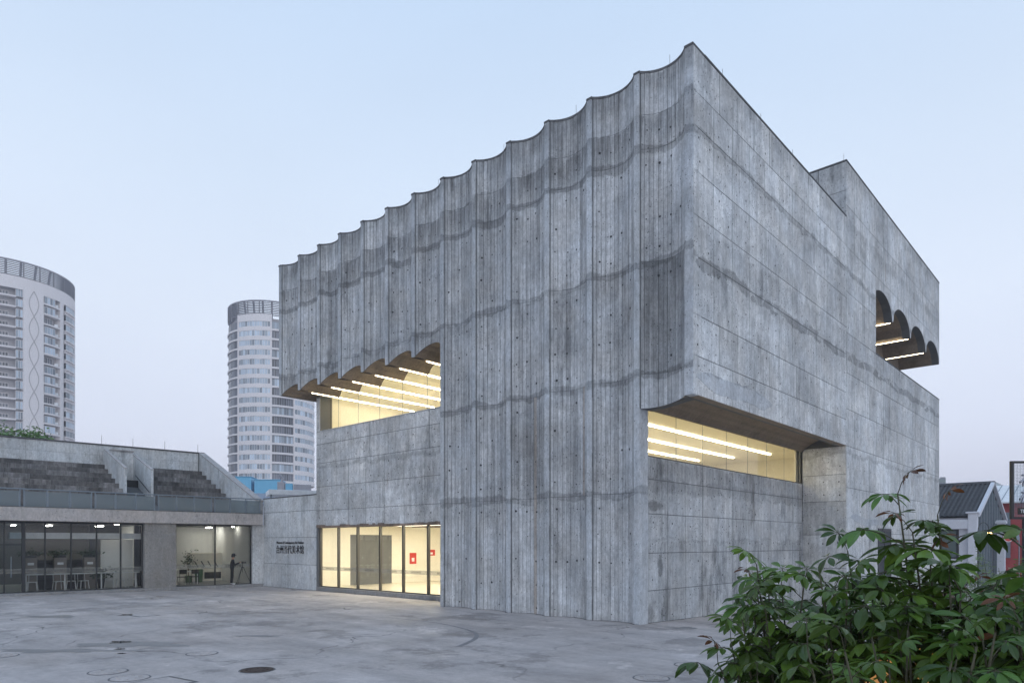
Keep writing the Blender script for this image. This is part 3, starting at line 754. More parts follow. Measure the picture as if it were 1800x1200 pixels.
# sign wall between museum and low building
sg = empty('sign_wall', (-35, Y1, 0), label='low concrete wall carrying the museum lettering, left of the entrance', cat='wall')
mb = MB(); mb.box(-38.1, -32.303, Y1+.05, Y1+.45, -.2, 5.12); body = mb.build('wall_body', M['core'], sg)
wall_panels(body, 'Y', Y1+.04, -1, [-38.08, -35.3, -32.305], [-.15, 1.35, 2.85, 4.3, 5.12], M['old'], 'po', seed=30)
box('coping', -38.1, -32.31, Y1+.02, Y1+.5, 5.12, 5.17, M['coping'], sg)
t1 = text_mesh('台州当代美术馆', .44, .015); t1.materials.append(M['lettering'])
w1 = max(v.co.x for v in t1.vertices)-min(v.co.x for v in t1.vertices); s1 = 2.95/w1
inst('lettering', t1, (-35.09, Y1+.028, 1.99), sg, rot=(R(90), 0, 0), scale=(s1, s1*1.15, 1))
t2 = text_mesh('Museum of Contemporary Art Taizhou', .17, .012); t2.materials.append(M['lettering'])
w2 = max(v.co.x for v in t2.vertices)-min(v.co.x for v in t2.vertices); s2 = 2.9/w2
inst('lettering', t2, (-35.09, Y1+.028, 2.50), sg, rot=(R(90), 0, 0), scale=(s2, s2*1.1, 1))
# terrace in the tower: back wall, vaults, strips, glass balustrade edge
box('terrace_wall', -12.1, -11.8, YA, YE-.2, 11.0, 15.3, M['soffit'], mus)
box('terrace_floor', -12, XC-.41, YA, YE-.05, 11.2, 11.5, M['core'], mus)
mb = MB()
ys = steps(YA, YE-.03, 60)
for a_, b_ in zip(ys[:-1], ys[1:]):
    t_ = random.uniform(-.10, .08)
    for xa, xb in ((-22, -13), (-13, XC-.4)):
        mb.face([(xa, a_, tarch(a_)), (xb, a_, tarch(a_)), (xb, b_, tarch(b_)), (xa, b_, tarch(b_))], t_)
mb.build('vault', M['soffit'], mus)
for y in ARC_T[1:4]: strip(-11.7, XC-.12, y-.018, y+.018, 14.15, 14.18, M['strip_out'], mus)
# side door
dr = MB(); ya, yb = 37.38, 39.84
M['door_dark'] = simple('door_frame_metal', col(.045, .048, .055), .5, .3)
for y0_, y1_ in ((ya, ya+.14), (yb-.14, yb), ((ya+yb)/2-.07, (ya+yb)/2+.07)): dr.box(XC-.02, XC+.03, y0_, y1_, -.7, 3.25)
dr.box(XC-.02, XC+.028, ya, yb, 3.13, 3.27); dr.box(XC-.02, XC+.026, ya+.14, yb-.14, 2.55, 2.65)
ds = dr.build('side_door', M['door_dark'], mus)
M['dark_pane'] = simple('dark_pane', col(.045, .05, .058), .7, var=.05)
for a_, b_ in ((ya+.14, (ya+yb)/2-.07), ((ya+yb)/2+.07, yb-.14)): box('pane', XC-.0, XC+.012, a_, b_, -.7, 3.13, M['dark_pane'], ds)
mb = MB(); mb.tube([(XC+.09, 38.45, .6), (XC+.09, 38.45, 1.9)], .02); mb.build('handle', M['rail'], ds)
# lightning rods on the parapets
for x in (-10.6, -14.2, -17.6, -21.3, -24.8): 
    mb = MB(); mb.tube([(x, Y0+.6, 17.05), (x, Y0+.6, 17.55)], .006, 5); mb.build('lightning_rod', M['bronze'], mus)
for y, z in ((20.5, 17.05), (23.5, 17.05), (26.5, 17.05), (29.2, 17.05), (32.7, 19.5), (50, 19.5)):
    mb = MB(); mb.tube([(XC-.2, y, z), (XC-.2, y, z+.5)], .007, 5); mb.build('lightning_rod', M['bronze'], mus)

# ragged dark strip laid on the ground along the foot of the walls
M['dark_base'] = simple('dark_base', col(.085, .08, .076), .95, var=.35, vs=7)
def base_strip(pts, seed):
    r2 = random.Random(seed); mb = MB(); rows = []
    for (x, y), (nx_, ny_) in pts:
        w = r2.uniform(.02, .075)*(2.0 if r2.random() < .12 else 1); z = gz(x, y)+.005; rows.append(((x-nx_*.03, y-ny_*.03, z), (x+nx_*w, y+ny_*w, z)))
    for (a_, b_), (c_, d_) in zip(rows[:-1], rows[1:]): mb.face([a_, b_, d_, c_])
    mb.build('wall_base_strip', M['dark_base'], kind='structure')
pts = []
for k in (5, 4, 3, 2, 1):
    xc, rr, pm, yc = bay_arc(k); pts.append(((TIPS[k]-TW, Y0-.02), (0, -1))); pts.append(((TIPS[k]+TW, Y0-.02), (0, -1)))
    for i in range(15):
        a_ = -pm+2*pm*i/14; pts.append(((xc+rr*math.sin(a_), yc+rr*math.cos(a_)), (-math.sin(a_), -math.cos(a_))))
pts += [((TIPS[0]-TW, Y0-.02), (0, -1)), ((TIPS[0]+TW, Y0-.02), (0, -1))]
base_strip(pts, 1)
base_strip([((XR+.003, Y0+.02+i*.15), (1, 0)) for i in range(95)], 2)
base_strip([((-38+i*.16, Y1+.03), (0, -1)) for i in range(36)], 3)
base_strip([((-32.3+i*.16, Y1-.02), (0, -1)) for i in range(74)], 4)
# ================================================================ LOW BUILDING WITH ROOF BLEACHERS (own frame: x = depth, y = along to the left)
LC = Vector((-37.74, 19.8, 0)); LB = R(5)
def low2w(d, s_, z=0.): return Vector((LC.x-s_*math.sin(LB)-d*math.cos(LB), LC.y-s_*math.cos(LB)+d*math.sin(LB), z))
def low_on(x, y, d):     # photo point -> (s, z) on the plane at depth d behind the fascia
    r = ray(x, y); n = Vector((-math.cos(LB), math.sin(LB), 0)); t = (d + n.dot(LC)) / n.dot(r)
    p = Vector((0, 0, CAMH))+r*t; e = p-LC
    return (-e.x*math.sin(LB)-e.y*math.cos(LB), p.z)
low = empty('bleacher_building', LC, R(175), label='low concrete building with stepped seating on its roof and glazed ground floor', cat='building', local=True)
SE = 17.0
box('floor_slab', 0, 11, .1, SE, -.3, .16, M['kerb'], low, b=.015)
box('edge_beam', 0, .5, .12, SE, 3.58, 4.24, M['beam'], low, b=.02)
mb = MB(); r2 = random.Random(3); y = .12
while y < SE:
    w = r2.uniform(.2, .9); mb.box(-.012, .3, y, y+w, 4.235, 4.252+r2.uniform(0, .02), r2.uniform(-.3, .3)); y += w
mb.build('beam_cap', M['coping'], low)
box('roof_deck', .5, 11, .12, SE, 3.62, 4.2, M['beam'], low)
mb = MB(); mb.box(10.7, 11.0, -.1, SE+4, 3.6, 8.82); bw = mb.build('back_wall', M['core'], low)
me_ = MB()
for i, (a_, b_) in enumerate(zip([.3, 3.6, 6.9, 10.2, 13.5], [3.6, 6.9, 10.2, 13.5, 16.8])):
    for z0, z1 in ((6.2, 8.15), (8.15, 8.8)):
        mb = MB(); mb.bev(10.688, 10.72, a_+.005, b_-.005, z0+.004, z1-.004, .005); mb.build('concrete_panel', M['old'], bw)
box('coping', 10.62, 11.05, -.1, SE, 8.82, 8.88, M['coping'], low)
# cheek wall with the raking top
ck = MB(); ck.prism([(.6, 4.2), (10.75, 4.2), (10.75, 8.82), (.6, 5.02)], 'y', -.12, .22); ck.build('raking_wall', M['old'], low)
ck = MB(); ck.prism([(.55, 4.99), (10.8, 8.83), (10.8, 8.91), (.55, 5.07)], 'y', -.16, .26); ck.build('raking_coping', M['beam'], low)
# bleacher steps in two runs, split by the stair
for k in range(8):
    d0 = 10.13-.9*k; z = 7.51-.355*k
    for a_, b_ in ((.23, 4.62), (6.15, SE)):
        mb = MB(); y = a_; r2 = random.Random(k*7+int(a_))
        while y < b_-.01:
            w = min(r2.uniform(.9, 1.3), b_-y)
            if b_-y-w < .3: w = b_-y
            mb.bev(d0+r2.uniform(-.008, .008), d0+(.92 if k else .58), y+.004, y+w-.004, z-.50, z+r2.uniform(-.006, .006), .01, r2.uniform(-.25, .35)); y += w
        mb.build('seating_step', M['dark_stone'], low)
mb = MB(); mb.prism([(3.2, 4.2), (10.7, 4.2), (10.7, 7.0), (4.0, 4.55)], 'y', .23, SE); mb.build('step_core', M['core'], low)
for a_, b_, dd in ((6.02, 6.15, 5.3), (4.62, 4.75, 5.2)):
    mb = MB(); mb.prism([(dd, 4.2), (10.7, 4.2), (10.7, 8.5), (10.3, 8.5), (dd, 6.9)], 'y', a_, b_); mb.build('stair_cheek', M['old'], low)
    mb = MB(); mb.prism([(dd-.03, 6.88), (10.3, 8.49), (10.3, 8.55), (dd-.03, 6.94)], 'y', a_-.02, b_+.02); mb.build('cheek_coping', M['beam'], low)
box('stair_back', 9.2, 9.4, 4.75, 6.02, 6.3, 8.35, M['old'], low)
box('stair_lintel', 9.1, 9.45, 4.7, 6.05, 8.35, 8.42, M['beam'], low)
box('stair_void', 8.0, 8.2, 4.75, 6.02, 4.5, 6.45, M['dark_in'], low)
mb = MB(); mb.tube([(5.0, 4.9, 5.55), (8.0, 4.9, 6.75)], .03); mb.build('handrail', M['frame'], low)
# railing
rl = empty('glass_railing', low2w(.3, 8, 4.25), R(175), label='steel railing with frosted glass panels along the roof terrace edge', cat='railing', local=True)
def rp(d, s_): return (d-.3, s_-8)
PO = [15.3, 14.35, 13.5, 12.6, 11.72, 11.57, 10.64, 9.7, 8.77, 8.62, 7.71, 6.76, 5.86, 5.69, 4.78, 3.87, 2.93, 2.78, 1.93, 1.02, .18]
mb = MB(); mb.bev(-.035, .035, -7.9, 8.9, .83, .88, .01); mb.build('top_rail', M['rail'], rl)
for p in PO: 
    mb = MB(); mb.bev(-.025, .025, p-8-.022, p-8+.022, 0, .83, .004); mb.build('post', M['rail'], rl)
for a_, b_ in zip(PO[:-1], PO[1:]):
    if a_-b_ < .3: continue
    mb = MB(); mb.bev(-.02, -.004, b_-8+.04, a_-8-.04, .03, .75, .003); mb.build('glass_panel', M['frost'], rl)
    mb = MB(); mb.box(-.022, .0, b_-8+.03, b_-8+.05, .03, .76); mb.box(-.022, .0, a_-8-.05, a_-8-.03, .03, .76); mb.build('panel_frame', M['rail'], rl)
# ground floor glazing
MU = [14.6, 13.2, 12.3, 11.56, 10.7, 9.62, 8.52, 7.43, 6.42]
fr = MB(); fr.box(.46, .54, 6.4, SE, 3.5, 3.58); fr.box(.46, .54, 6.4, SE, .16, .2)
for p in MU: 
    w = .075 if p == 11.56 else .03
    fr.bev(.44, .56, p-w, p+w, .2, 3.5, .004)
fr.box(.47, .53, 11.6, 14.6, 2.42, 2.5)
frs = fr.build('window_frame', M['frame'], low)
tml = text_mesh('台州当代美术馆', .13, .001); tml.materials.append(M['lettering'])
for a_, b_ in zip(MU[:-1], MU[1:]):
    mb = MB(); mb.face([(.5, a_-.03, .2), (.5, b_+.03, .2), (.5, b_+.03, 3.5), (.5, a_-.03, 3.5)]); mb.build('pane', M['glass_dark'] if b_ > 11 else M['glass'], frs)
    mb = MB(); mb.face([(.495, a_-.03, 1.08), (.495, b_+.03, 1.08), (.495, b_+.03, 1.31), (.495, a_-.03, 1.31)]); mb.build('film_band', M['film'], frs)
    if a_ - b_ > .7: inst('lettering', tml, (.49, (a_+b_)/2, 1.14), frs, rot=(R(90), 0, R(-90)))
mb = MB(); mb.tube([(.42, 12.05, .9), (.42, 12.05, 1.9)], .02); mb.build('door_handle', M['rail'], frs)
pr = box('pier', .1, .8, 4.83, 6.40, .15, 3.05, M['pier'], low, b=.015); box('pier_head', .12, .8, 4.84, 6.39, 3.05, 3.6, M['pier'], low)
M2 = [4.80, 2.68, .66]
fr = MB(); fr.box(.46, .54, .6, 4.83, 3.52, 3.58); fr.box(.46, .54, .6, 4.83, .16, .19)
for p in M2: fr.bev(.45, .55, p-.03, p+.03, .19, 3.52, .004)
frs2 = fr.build('window_frame', M['frame'], low)
for a_, b_ in zip(M2[:-1], M2[1:]):
    mb = MB(); mb.face([(.5, a_-.03, .19), (.5, b_+.03, .19), (.5, b_+.03, 3.52), (.5, a_-.03, 3.52)]); mb.build('pane', M['glass'], frs2)
    mb = MB(); mb.face([(.495, a_-.03, 1.12), (.495, b_+.03, 1.12), (.495, b_+.03, 1.33), (.495, a_-.03, 1.33)]); mb.build('film_band', M['film'], frs2)
    inst('lettering', tml, (.49, (a_+b_)/2, 1.18), frs2, rot=(R(90), 0, R(-90)))
box('end_wall', .3, .9, -.1, .62, .0, 3.58, M['old'], low)
# interior shell
mb = MB()
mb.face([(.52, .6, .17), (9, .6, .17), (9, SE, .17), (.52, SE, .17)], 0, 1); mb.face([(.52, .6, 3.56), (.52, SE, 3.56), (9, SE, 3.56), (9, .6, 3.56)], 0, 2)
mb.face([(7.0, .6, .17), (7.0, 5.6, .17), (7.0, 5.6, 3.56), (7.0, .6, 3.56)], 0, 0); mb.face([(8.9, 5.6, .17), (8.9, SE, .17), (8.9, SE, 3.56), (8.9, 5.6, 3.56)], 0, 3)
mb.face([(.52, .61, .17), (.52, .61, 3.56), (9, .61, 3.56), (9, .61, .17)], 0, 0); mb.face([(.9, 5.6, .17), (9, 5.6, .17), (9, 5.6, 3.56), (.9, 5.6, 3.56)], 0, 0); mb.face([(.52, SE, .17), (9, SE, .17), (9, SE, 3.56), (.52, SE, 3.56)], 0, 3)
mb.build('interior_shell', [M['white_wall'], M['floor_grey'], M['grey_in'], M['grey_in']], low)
for d, s_, w in ((1.9, 7.3, .22), (6.4, 7.2, 1.4), (6.8, 9.6, 1.2), (7.2, 11.2, .8)):
    box('ceiling_light', d-w/2, d+w/2, s_-.07, s_+.07, 3.50, 3.53, M['panel_light'], low)
for d, s_, w in ((5.6, 1.3, .8), (5.8, 3.9, .8), (2.6, .9, .15)): box('ceiling_light', d-w/2, d+w/2, s_-.06, s_+.06, 3.50, 3.53, M['panel_light'], low)
box('hanging_duct', 1.3, 1.9, 6.0, 12, 2.75, 3.05, M['white'], low)
box('white_partition', 2.6, 2.75, 6.35, 7.9, .17, 2.72, M['white_wall'], low)
for d, s_, m_ in ((2.4, 8.35, 'grey_in'), (2.2, 6.25, 'dark_in'), (2.5, 5.95, 'dark_in')): box('column', d, d+.25, s_-.1, s_+.1, .17, 3.5, M[m_], low)
def lo(d, s_, z=.17): return low2w(d, s_, z)
def low_thing(name, d, s_, label, cat, group=None, z=.17, rz=0.): return empty(name, low2w(d, s_, z), R(175)+rz, label, cat, group, local=True)
# counter along the window with white stools
ct = low_thing('window_counter', 1.0, 9.0, 'long white counter shelf running inside the cafe window', 'counter')
mb = MB(); mb.bev(-.2, .2, -2.55, 2.55, .80, .86, .01); mb.build('counter_top', M['white'], ct)
for y in (-2.4, -.8, .8, 2.4): box('leg', -.03, .03, y-.03, y+.03, 0, .80, M['white'], ct)
def make_stool():
    t = low_thing('white_stool', 0, 0, '', 'stool')
    mb = MB(); mb.bev(-.19, .19, -.2, .2, .41, .45, .012); mb.build('seat', M['white'], t)
    for sx in (-1, 1):
        for sy in (-1, 1):
            mb = MB(); mb.tube([(sx*.16, sy*.17, .42), (sx*.20, sy*.21, 0)], .018, 5); mb.build('leg', M['white'], t)
    mb = MB(); 
    for sy in (-1, 1): mb.tube([(.17, sy*.17, .44), (.23, sy*.17, .82)], .014, 5)
    mb.tube([(.23, -.18, .82), (.23, .18, .82)], .018, 5); mb.build('backrest', M['white'], t)
    return t
ORD = ['leftmost white stool under the cafe counter', 'second white stool from the left under the cafe counter', 'third white stool from the left under the cafe counter', 'fourth white stool from the left under the cafe counter', 'fifth white stool from the left, just right of a mullion', 'sixth white stool from the left, by the white partition', 'rightmost white stool under the cafe counter, beside the concrete pier']
stool = make_stool(); bpy.context.view_layer.update()
for i, xp in enumerate((57, 103, 125, 146, 192, 212, 232)):
    o = stool if i == 0 else copy_tree(stool)
    s_, _ = low_on(xp, 1028, 1.55); o.location = low2w(1.55, s_, .17); o.rotation_euler = (0, 0, R(175)+random.uniform(-.3, .3)+ (R(0))); o['label'] = ORD[i]; o['group'] = 'white stools along the cafe window'
# taupe cabinets with greenery, dark shelving
def leaf_clump(mb, c, rx, ry, rz_, n, size, rr, tone=.3):
    for _ in range(n):
        v = Vector((rr.gauss(0, .45), rr.gauss(0, .45), rr.gauss(0, .4)))
        p = Vector(c)+Vector((v.x*rx, v.y*ry, v.z*rz_)); a_ = Vector((rr.uniform(-1, 1), rr.uniform(-1, 1), rr.uniform(-.6, .6))).normalized(); b_ = a_.cross(Vector((rr.uniform(-1, 1), rr.uniform(-1, 1), rr.uniform(-1, 1)))).normalized(); s_ = size*rr.uniform(.6, 1.3)
        mb.face([p-a_*s_, p+b_*s_*.42, p+a_*s_, p-b_*s_*.42], rr.uniform(-tone, tone))
M['leaf_roof'] = simple('fresh_leaf', col(.10, .19, .05), .5, var=.2)
M['leaf_plain'] = simple('indoor_leaf', col(.035, .075, .03), .5, var=.2)
for i, xp in enumerate((53, 105, 157)):
    s_, _ = low_on(xp, 1000, 2.1)
    lab = ('leftmost', 'middle', 'rightmost')[i]
    t = low_thing('cabinet', 2.1, s_, lab+' of three taupe upright cabinets behind the cafe counter', 'cabinet', 'taupe cabinets in the cafe')
    mb = MB(); mb.bev(-.2, .2, -.27, .27, 0, 1.62, .01); mb.build('carcass', M['tan'], t); box('label_plate', -.212, -.203, -.13, .13, 1.26, 1.38, M['white'], t)
    pl = low_thing('potted_plant', 2.1, s_, 'leafy green plant on top of the '+lab+' taupe cabinet', 'plant', z=.17+1.62)
    mb = MB(); mb.bev(-.15, .15, -.25, .25, 0, .12, .01); mb.build('trough', M['black'], pl)
    mb = MB(); leaf_clump(mb, (0, 0, .22), .35, .6, .22, 260, .06, random.Random(i)); mb.build('foliage', M['leaf_plain'], pl)
for i, xp in enumerate((78, 130)):
    s_, _ = low_on(xp, 1000, 2.4); t = low_thing('shelf_unit', 2.4, s_, ('left' if i == 0 else 'right')+' dark open shelf unit between the taupe cabinets', 'shelf', 'dark shelves in the cafe')
    mb = MB(); mb.box(-.15, .15, -.4, .4, 0, .04); mb.box(-.15, .15, -.4, -.37, .04, 1.5); mb.box(-.15, .15, .37, .4, .04, 1.5); mb.box(.12, .15, -.37, .37, .04, 1.5)
    mb.build('carcass', M['dark_in'], t)
    for z in (.5, .95, 1.35): box('shelf', -.14, .12, -.368, .368, z, z+.03, M['dark_in'], t)
t = low_thing('potted_plant', 1.9, low_on(178, 1010, 1.9)[0], 'small leafy plant in a dark tapered pot by the fourth cafe mullion', 'plant')
mb = MB(); mb.lathe([(.0, 0), (.13, 0), (.2, .5), (.17, .5), (.0, .45)], n=12); mb.build('pot', M['black'], t); mb = MB(); leaf_clump(mb, (0, 0, .75), .5, .5, .35, 220, .09, random.Random(9)); mb.build('foliage', M['leaf_plain'], t)
# second room: table, chairs, plant, cabinets
tb = low_thing('long_table', 2.6, 4.0, 'long pale table in the room right of the concrete pier', 'table')
mb = MB(); mb.bev(-.35, .35, -1.0, 1.0, .70, .74, .008); mb.build('table_top', M['white'], tb)
for sx in (-.3, .3):
    for sy in (-.95, .95): box('leg', sx-.02, sx+.02, sy-.02, sy+.02, 0, .70, M['white'], tb)
for i, sp in enumerate((4.6, 4.0, 3.35)):
    t = low_thing('folding_chair', 1.95, sp, ('left', 'middle', 'right')[i]+' dark chair of three at the pale table', 'chair', 'dark chairs at the pale table')
    mb = MB(); mb.bev(-.2, .2, -.2, .2, .42, .46, .01); mb.build('seat', M['black'], t); mb = MB(); mb.bev(-.22, -.18, -.2, .2, .62, .86, .01); mb.build('backrest', M['black'], t)
    for sx in (-.19, .19):
        for sy in (-.18, .18): mb = MB(); mb.tube([(sx*1.15, sy, 0), (sx, sy, .44 if sx > 0 else .84)], .012, 5); mb.build('leg', M['black'], t)
t = low_thing('tall_plant', 4.2, 2.95, 'tall indoor plant in front of the cream cabinet, right of the table', 'plant')
mb = MB(); mb.lathe([(.0, 0), (.17, 0), (.22, .4), (.0, .38)], n=12); mb.build('pot', M['green_paint'], t)
mb = MB(); mb.tube([(0, 0, .35), (.03, .05, 1.3)], [.025, .015]); mb.build('stem', M['wood'], t); mb = MB(); leaf_clump(mb, (0, 0, 1.3), .4, .4, .6, 170, .08, random.Random(19)); mb.build('foliage', M['leaf_plain'], t)
t = low_thing('cream_cabinet', 5.4, 1.6, 'cream display cabinet with dark slanted brackets deep in the right-hand room', 'cabinet')
mb = MB(); mb.bev(-.2, .2, -1.0, 1.0, 0, 1.75, .01); mb.build('carcass', M['cream'], t)
for i in range(4): mb = MB(); mb.tube([(-.22, -.7+i*.4, .9), (-.22, -.5+i*.4, 1.25)], .03, 4); mb.build('bracket', M['black'], t)
box('low_drawer', -.24, -.2, -.9, .1, .15, .55, M['dark_in'], t)
t = low_thing('green_bin', 4.2, 2.35, 'green bin beside the cream cabinet', 'bin'); mb = MB(); mb.lathe([(.0, 0), (.2, 0), (.24, .75), (.2, .78), (.0, .78)], n=10); mb.build('body', M['green_paint'], t)
for i, (d, s_, c_) in enumerate(((6.2, 4.55, 'wood'), (6.4, 4.85, 'dark_in'), (6.0, 3.6, 'grey_in'))): 
    box('column', d, d+.3, s_-.11, s_+.11, .17, 3.5, M[c_], low)
# roof plants over the back parapet
for i, (xp, r_) in enumerate(((8, 1.0), (58, .8))):
    s_, z_ = low_on(xp, 765, 12.5); t = low_thing('roof_shrub', 12.5, s_, ('green rounded shrub behind the roof parapet at the far left', 'leafy green shrub behind the roof parapet, under the tower inlay')[i], 'shrub', z=6.0)
    mb = MB(); leaf_clump(mb, (0, 0, z_-6.0-.25), r_*1.3, r_*1.3, .75, 700, .13, random.Random(40+i)); mb.build('foliage', M['leaf_roof'], t); mb = MB(); mb.tube([(0, 0, 0), (.05, 0, z_-6.4)], .05); mb.build('stem', M['wood'], t)
for xp in (179, 234, 290, 348): 
    s_, z_ = low_on(xp, 780, 10.8); mb = MB(); mb.tube([(10.85, s_, 8.85), (10.85, s_, 9.45)], .012, 5); mb.build('lightning_rod', M['bronze'], low)

# ================================================================ PHOTOGRAPHER
pp = low2w(.22, low_on(408, 1025, .22)[0], .16)
per = empty('person', pp, R(175+76), label='person in black clothes, cap and white shoes photographing on the kerb', cat='person', local=True)
# own frame: faces -x ... skeleton drawn facing local -x
def skin_mesh(pts, edges, rads, sub=1):
    me = bpy.data.meshes.new('s'); me.from_pydata(pts, edges, []); ob = bpy.data.objects.new('s', me); COL.objects.link(ob)
    md = ob.modifiers.new('k', 'SKIN'); 
    for i, r_ in enumerate(rads): me.skin_vertices[0].data[i].radius = (r_, r_) if not isinstance(r_, tuple) else r_
    me.skin_vertices[0].data[0].use_root = True
    sb = ob.modifiers.new('b', 'SUBSURF'); sb.levels = sub; sb.render_levels = sub
    dg = bpy.context.evaluated_depsgraph_get(); dg.update(); r_ = bpy.data.meshes.new_from_object(ob.evaluated_get(dg)); bpy.data.objects.remove(ob); return r_
P_ = [(0,0,.93),(0,0,1.15),(-.02,0,1.36),(-.04,0,1.47),(-.07,0,1.58),(-.09,0,1.68),       # pelvis..head
      (0,.10,.86),(-.02,.11,.48),(.03,.12,.09),(-.14,.13,.04), (0,-.10,.86),(.02,-.10,.48),(.06,-.11,.09),(-.11,-.12,.04),
      (-.03,.19,1.37),(-.10,.24,1.12),(-.34,.12,1.22),(-.43,.08,1.27), (-.03,-.19,1.37),(-.14,-.22,1.13),(-.36,-.08,1.24),(-.44,-.04,1.28)]
E_ = [(0,1),(1,2),(2,3),(3,4),(4,5),(0,6),(6,7),(7,8),(8,9),(0,10),(10,11),(11,12),(12,13),(2,14),(14,15),(15,16),(16,17),(2,18),(18,19),(19,20),(20,21)]
RD = [(.15,.12),(.15,.115),(.15,.11),.055,.085,.085, .085,.06,.045,.04, .085,.06,.045,.04, .065,.05,.038,.032, .065,.05,.038,.032]
bm_ = skin_mesh(P_, E_, RD, 2)
for m_ in ('cloth_black', 'skin', 'white'): bm_.materials.append(M[m_])
for p in bm_.polygons:
    c = p.center
    p.use_smooth = True
    p.material_index = 2 if c.z < .10 else (1 if (c.z > 1.45 and abs(c.y) < .12) or c.x < -.385 else 0)
o = inst('body', bm_, (0, 0, 0), per); 
mb = MB(); mb.lathe([(.105, -.04), (.112, .02), (.09, .08), (.045, .11), (0, .115)], c=(-.075, 0, 1.68), n=14); mb.bev(-.24, -.15, -.07, .07, 1.66, 1.675, .004); mb.build('cap', M['black'], per, smooth=False)
mb = MB(); mb.lathe([(.10, -.10), (.108, -.04), (.10, .02)], c=(-.06, 0, 1.67), n=12); mb.build('hair', M['black'], per)
for sy in (-1, 1):
    mb = MB()
    for k in range(5):
        y = sy*(.06-.013*k); mb.tube([(-.43, y, 1.27+.004*k), (-.475, y*.9, 1.285), (-.49, y*.7, 1.30)], [.011, .010, .008], 5)
    mb.build('fingers', M['skin'], per)
# camera on its tripod, in front of the person
Rm = Matrix.Rotation(R(175+76), 3, 'Z')
tpos = pp + Rm @ Vector((-.55, 0, 0)); tpos.z = .16
tr = empty('tripod', tpos, R(175+76), label='black three-legged camera tripod in front of the person', cat='tripod', local=True)
for k, (x, y) in enumerate(((-.5, .0), (.3, .38), (.28, -.4))):
    mb = MB(); mb.tube([(x*.1, y*.1, 1.0), (x*.6, y*.6, .4), (x, y, .0)], [.018, .014, .011], 6); mb.build('leg', M['black'], tr)
mb = MB(); mb.tube([(0, 0, .7), (0, 0, 1.2)], .016, 6); mb.tube([(0, 0, .97), (0, 0, 1.04)], .05, 8); mb.build('centre_column', M['black'], tr)
cmr = empty('camera_body', tpos+Vector((0, 0, 1.2)), R(175+76), label='black camera mounted on the tripod', cat='camera', local=True)
mb = MB(); mb.bev(-.05, .05, -.08, .08, 0, .12, .01); mb.build('body', M['black'], cmr); mb = MB(); mb.tube([(-.05, 0, .06), (-.2, 0, .06)], [.04, .045], 10); mb.build('lens', M['black'], cmr)

# ================================================================ PLAZA IRONWORK AND PUDDLES
def manhole(xp, yp, r_, label, mat='plaza', n=24, rot=0, square=False):
    p = onZ(xp, yp, 0); z = gz(p.x, p.y)
    t = empty('manhole_cover', (p.x, p.y, z), rot, label, 'manhole', 'manhole covers in the plaza', local=True)
    if square:
        mb = MB(); 
        for a_ in range(4):
            q = Matrix.Rotation(a_*math.pi/2, 3, 'Z'); c = [q @ Vector(v) for v in ((-r_-.05, -r_-.05, .006), (r_+.05, -r_-.05, .006), (r_, -r_, .012), (-r_, -r_, .012))]; mb.face(c)
        mb.build('rim', M['iron'], t); mb = MB(); mb.bev(-r_+.02, r_-.02, -r_+.02, r_-.02, -.02, .010, .004); mb.build('lid', M[mat], t)
    else:
        mb = MB(); mb.lathe([(r_+.02, .003), (r_+.015, .009), (r_, .009), (r_-.012, .0)], n=n); mb.build('rim', M['iron'], t)
        mb = MB(); mb.lathe([(r_-.015, .001), (r_-.02, .011), (r_*.72, .012), (r_*.70, .008), (r_*.45, .008), (r_*.43, .012), (.0, .012)], n=n); mb.build('lid', M[mat], t)
        for k in range(8):
            mb = MB(); mb.box(-.02, .02, r_*.5, r_*.66, .008, .016); g_ = mb.build('grip', M[mat], t); g_.rotation_euler = (0, 0, k*math.pi/4+.2)
    return t
manhole(452, 1177, .33, 'round rusty dark manhole cover, darkest on the plaza', 'iron_rust')
manhole(355, 1148, .33, 'round grey manhole cover beyond the rusty one')
manhole(190, 1180, .34, 'left of the two round manhole covers side by side near the bottom edge')
manhole(228, 1191, .34, 'right of the two round manhole covers side by side near the bottom edge')
manhole(4, 1152, .3, 'round manhole cover cut by the left edge of the picture')
manhole(1145, 1191, .33, 'round manhole cover near the bottom edge, left of the shrubs')
manhole(1212, 1168, .3, 'round manhole cover half hidden by the shrub leaves')
manhole(280, 1200, .42, 'square manhole cover at the bottom edge', square=True, rot=.15)
manhole(255, 1081, .32, 'flat square drain cover in the middle of the plaza', square=True, rot=.1)
M['water'] = simple('still_water', col(.05, .05, .055), .03, var=.02)
M['wet'] = simple('damp_concrete', col(.21, .195, .192), .42, var=.15, vs=4)
def blotch(name, xp, yp, rx, ry, mat, h, seed, **kw):
    p = onZ(xp, yp, 0); r2 = random.Random(seed); ph = [r2.uniform(0, 6.28) for _ in range(6)]; n = 40; mb = MB(); z = gz(p.x, p.y)+h; pts = []
    for i in range(n):
        a_ = 6.2832*i/n; k = 1+sum(.17*math.sin((j+2)*a_+ph[j]) for j in range(6))*.8
        l_ = Vector((rx*k*math.cos(a_), ry*k*math.sin(a_))); pts.append((p.x+l_.x*CA-l_.y*SA, p.y+l_.x*SA+l_.y*CA, z))
    c = (p.x, p.y, z)
    for i in range(n): mb.face([c, pts[i], pts[(i+1) % n]])
    mb.build(name, M[mat], kind='structure', **kw)
blotch('damp_patch', 235, 1132, 1.15, .45, 'wet', .004, 3); blotch('damp_patch', 110, 1143, 1.3, .3, 'wet', .004, 4); blotch('damp_patch', 450, 1117, .6, .16, 'wet', .004, 5); blotch('damp_patch', 90, 1083, .9, .4, 'wet', .004, 12)
blotch('damp_patch', 1200, 1103, .5, .22, 'wet', .004, 6); blotch('damp_patch', 1080, 1098, .35, .12, 'wet', .004, 8)
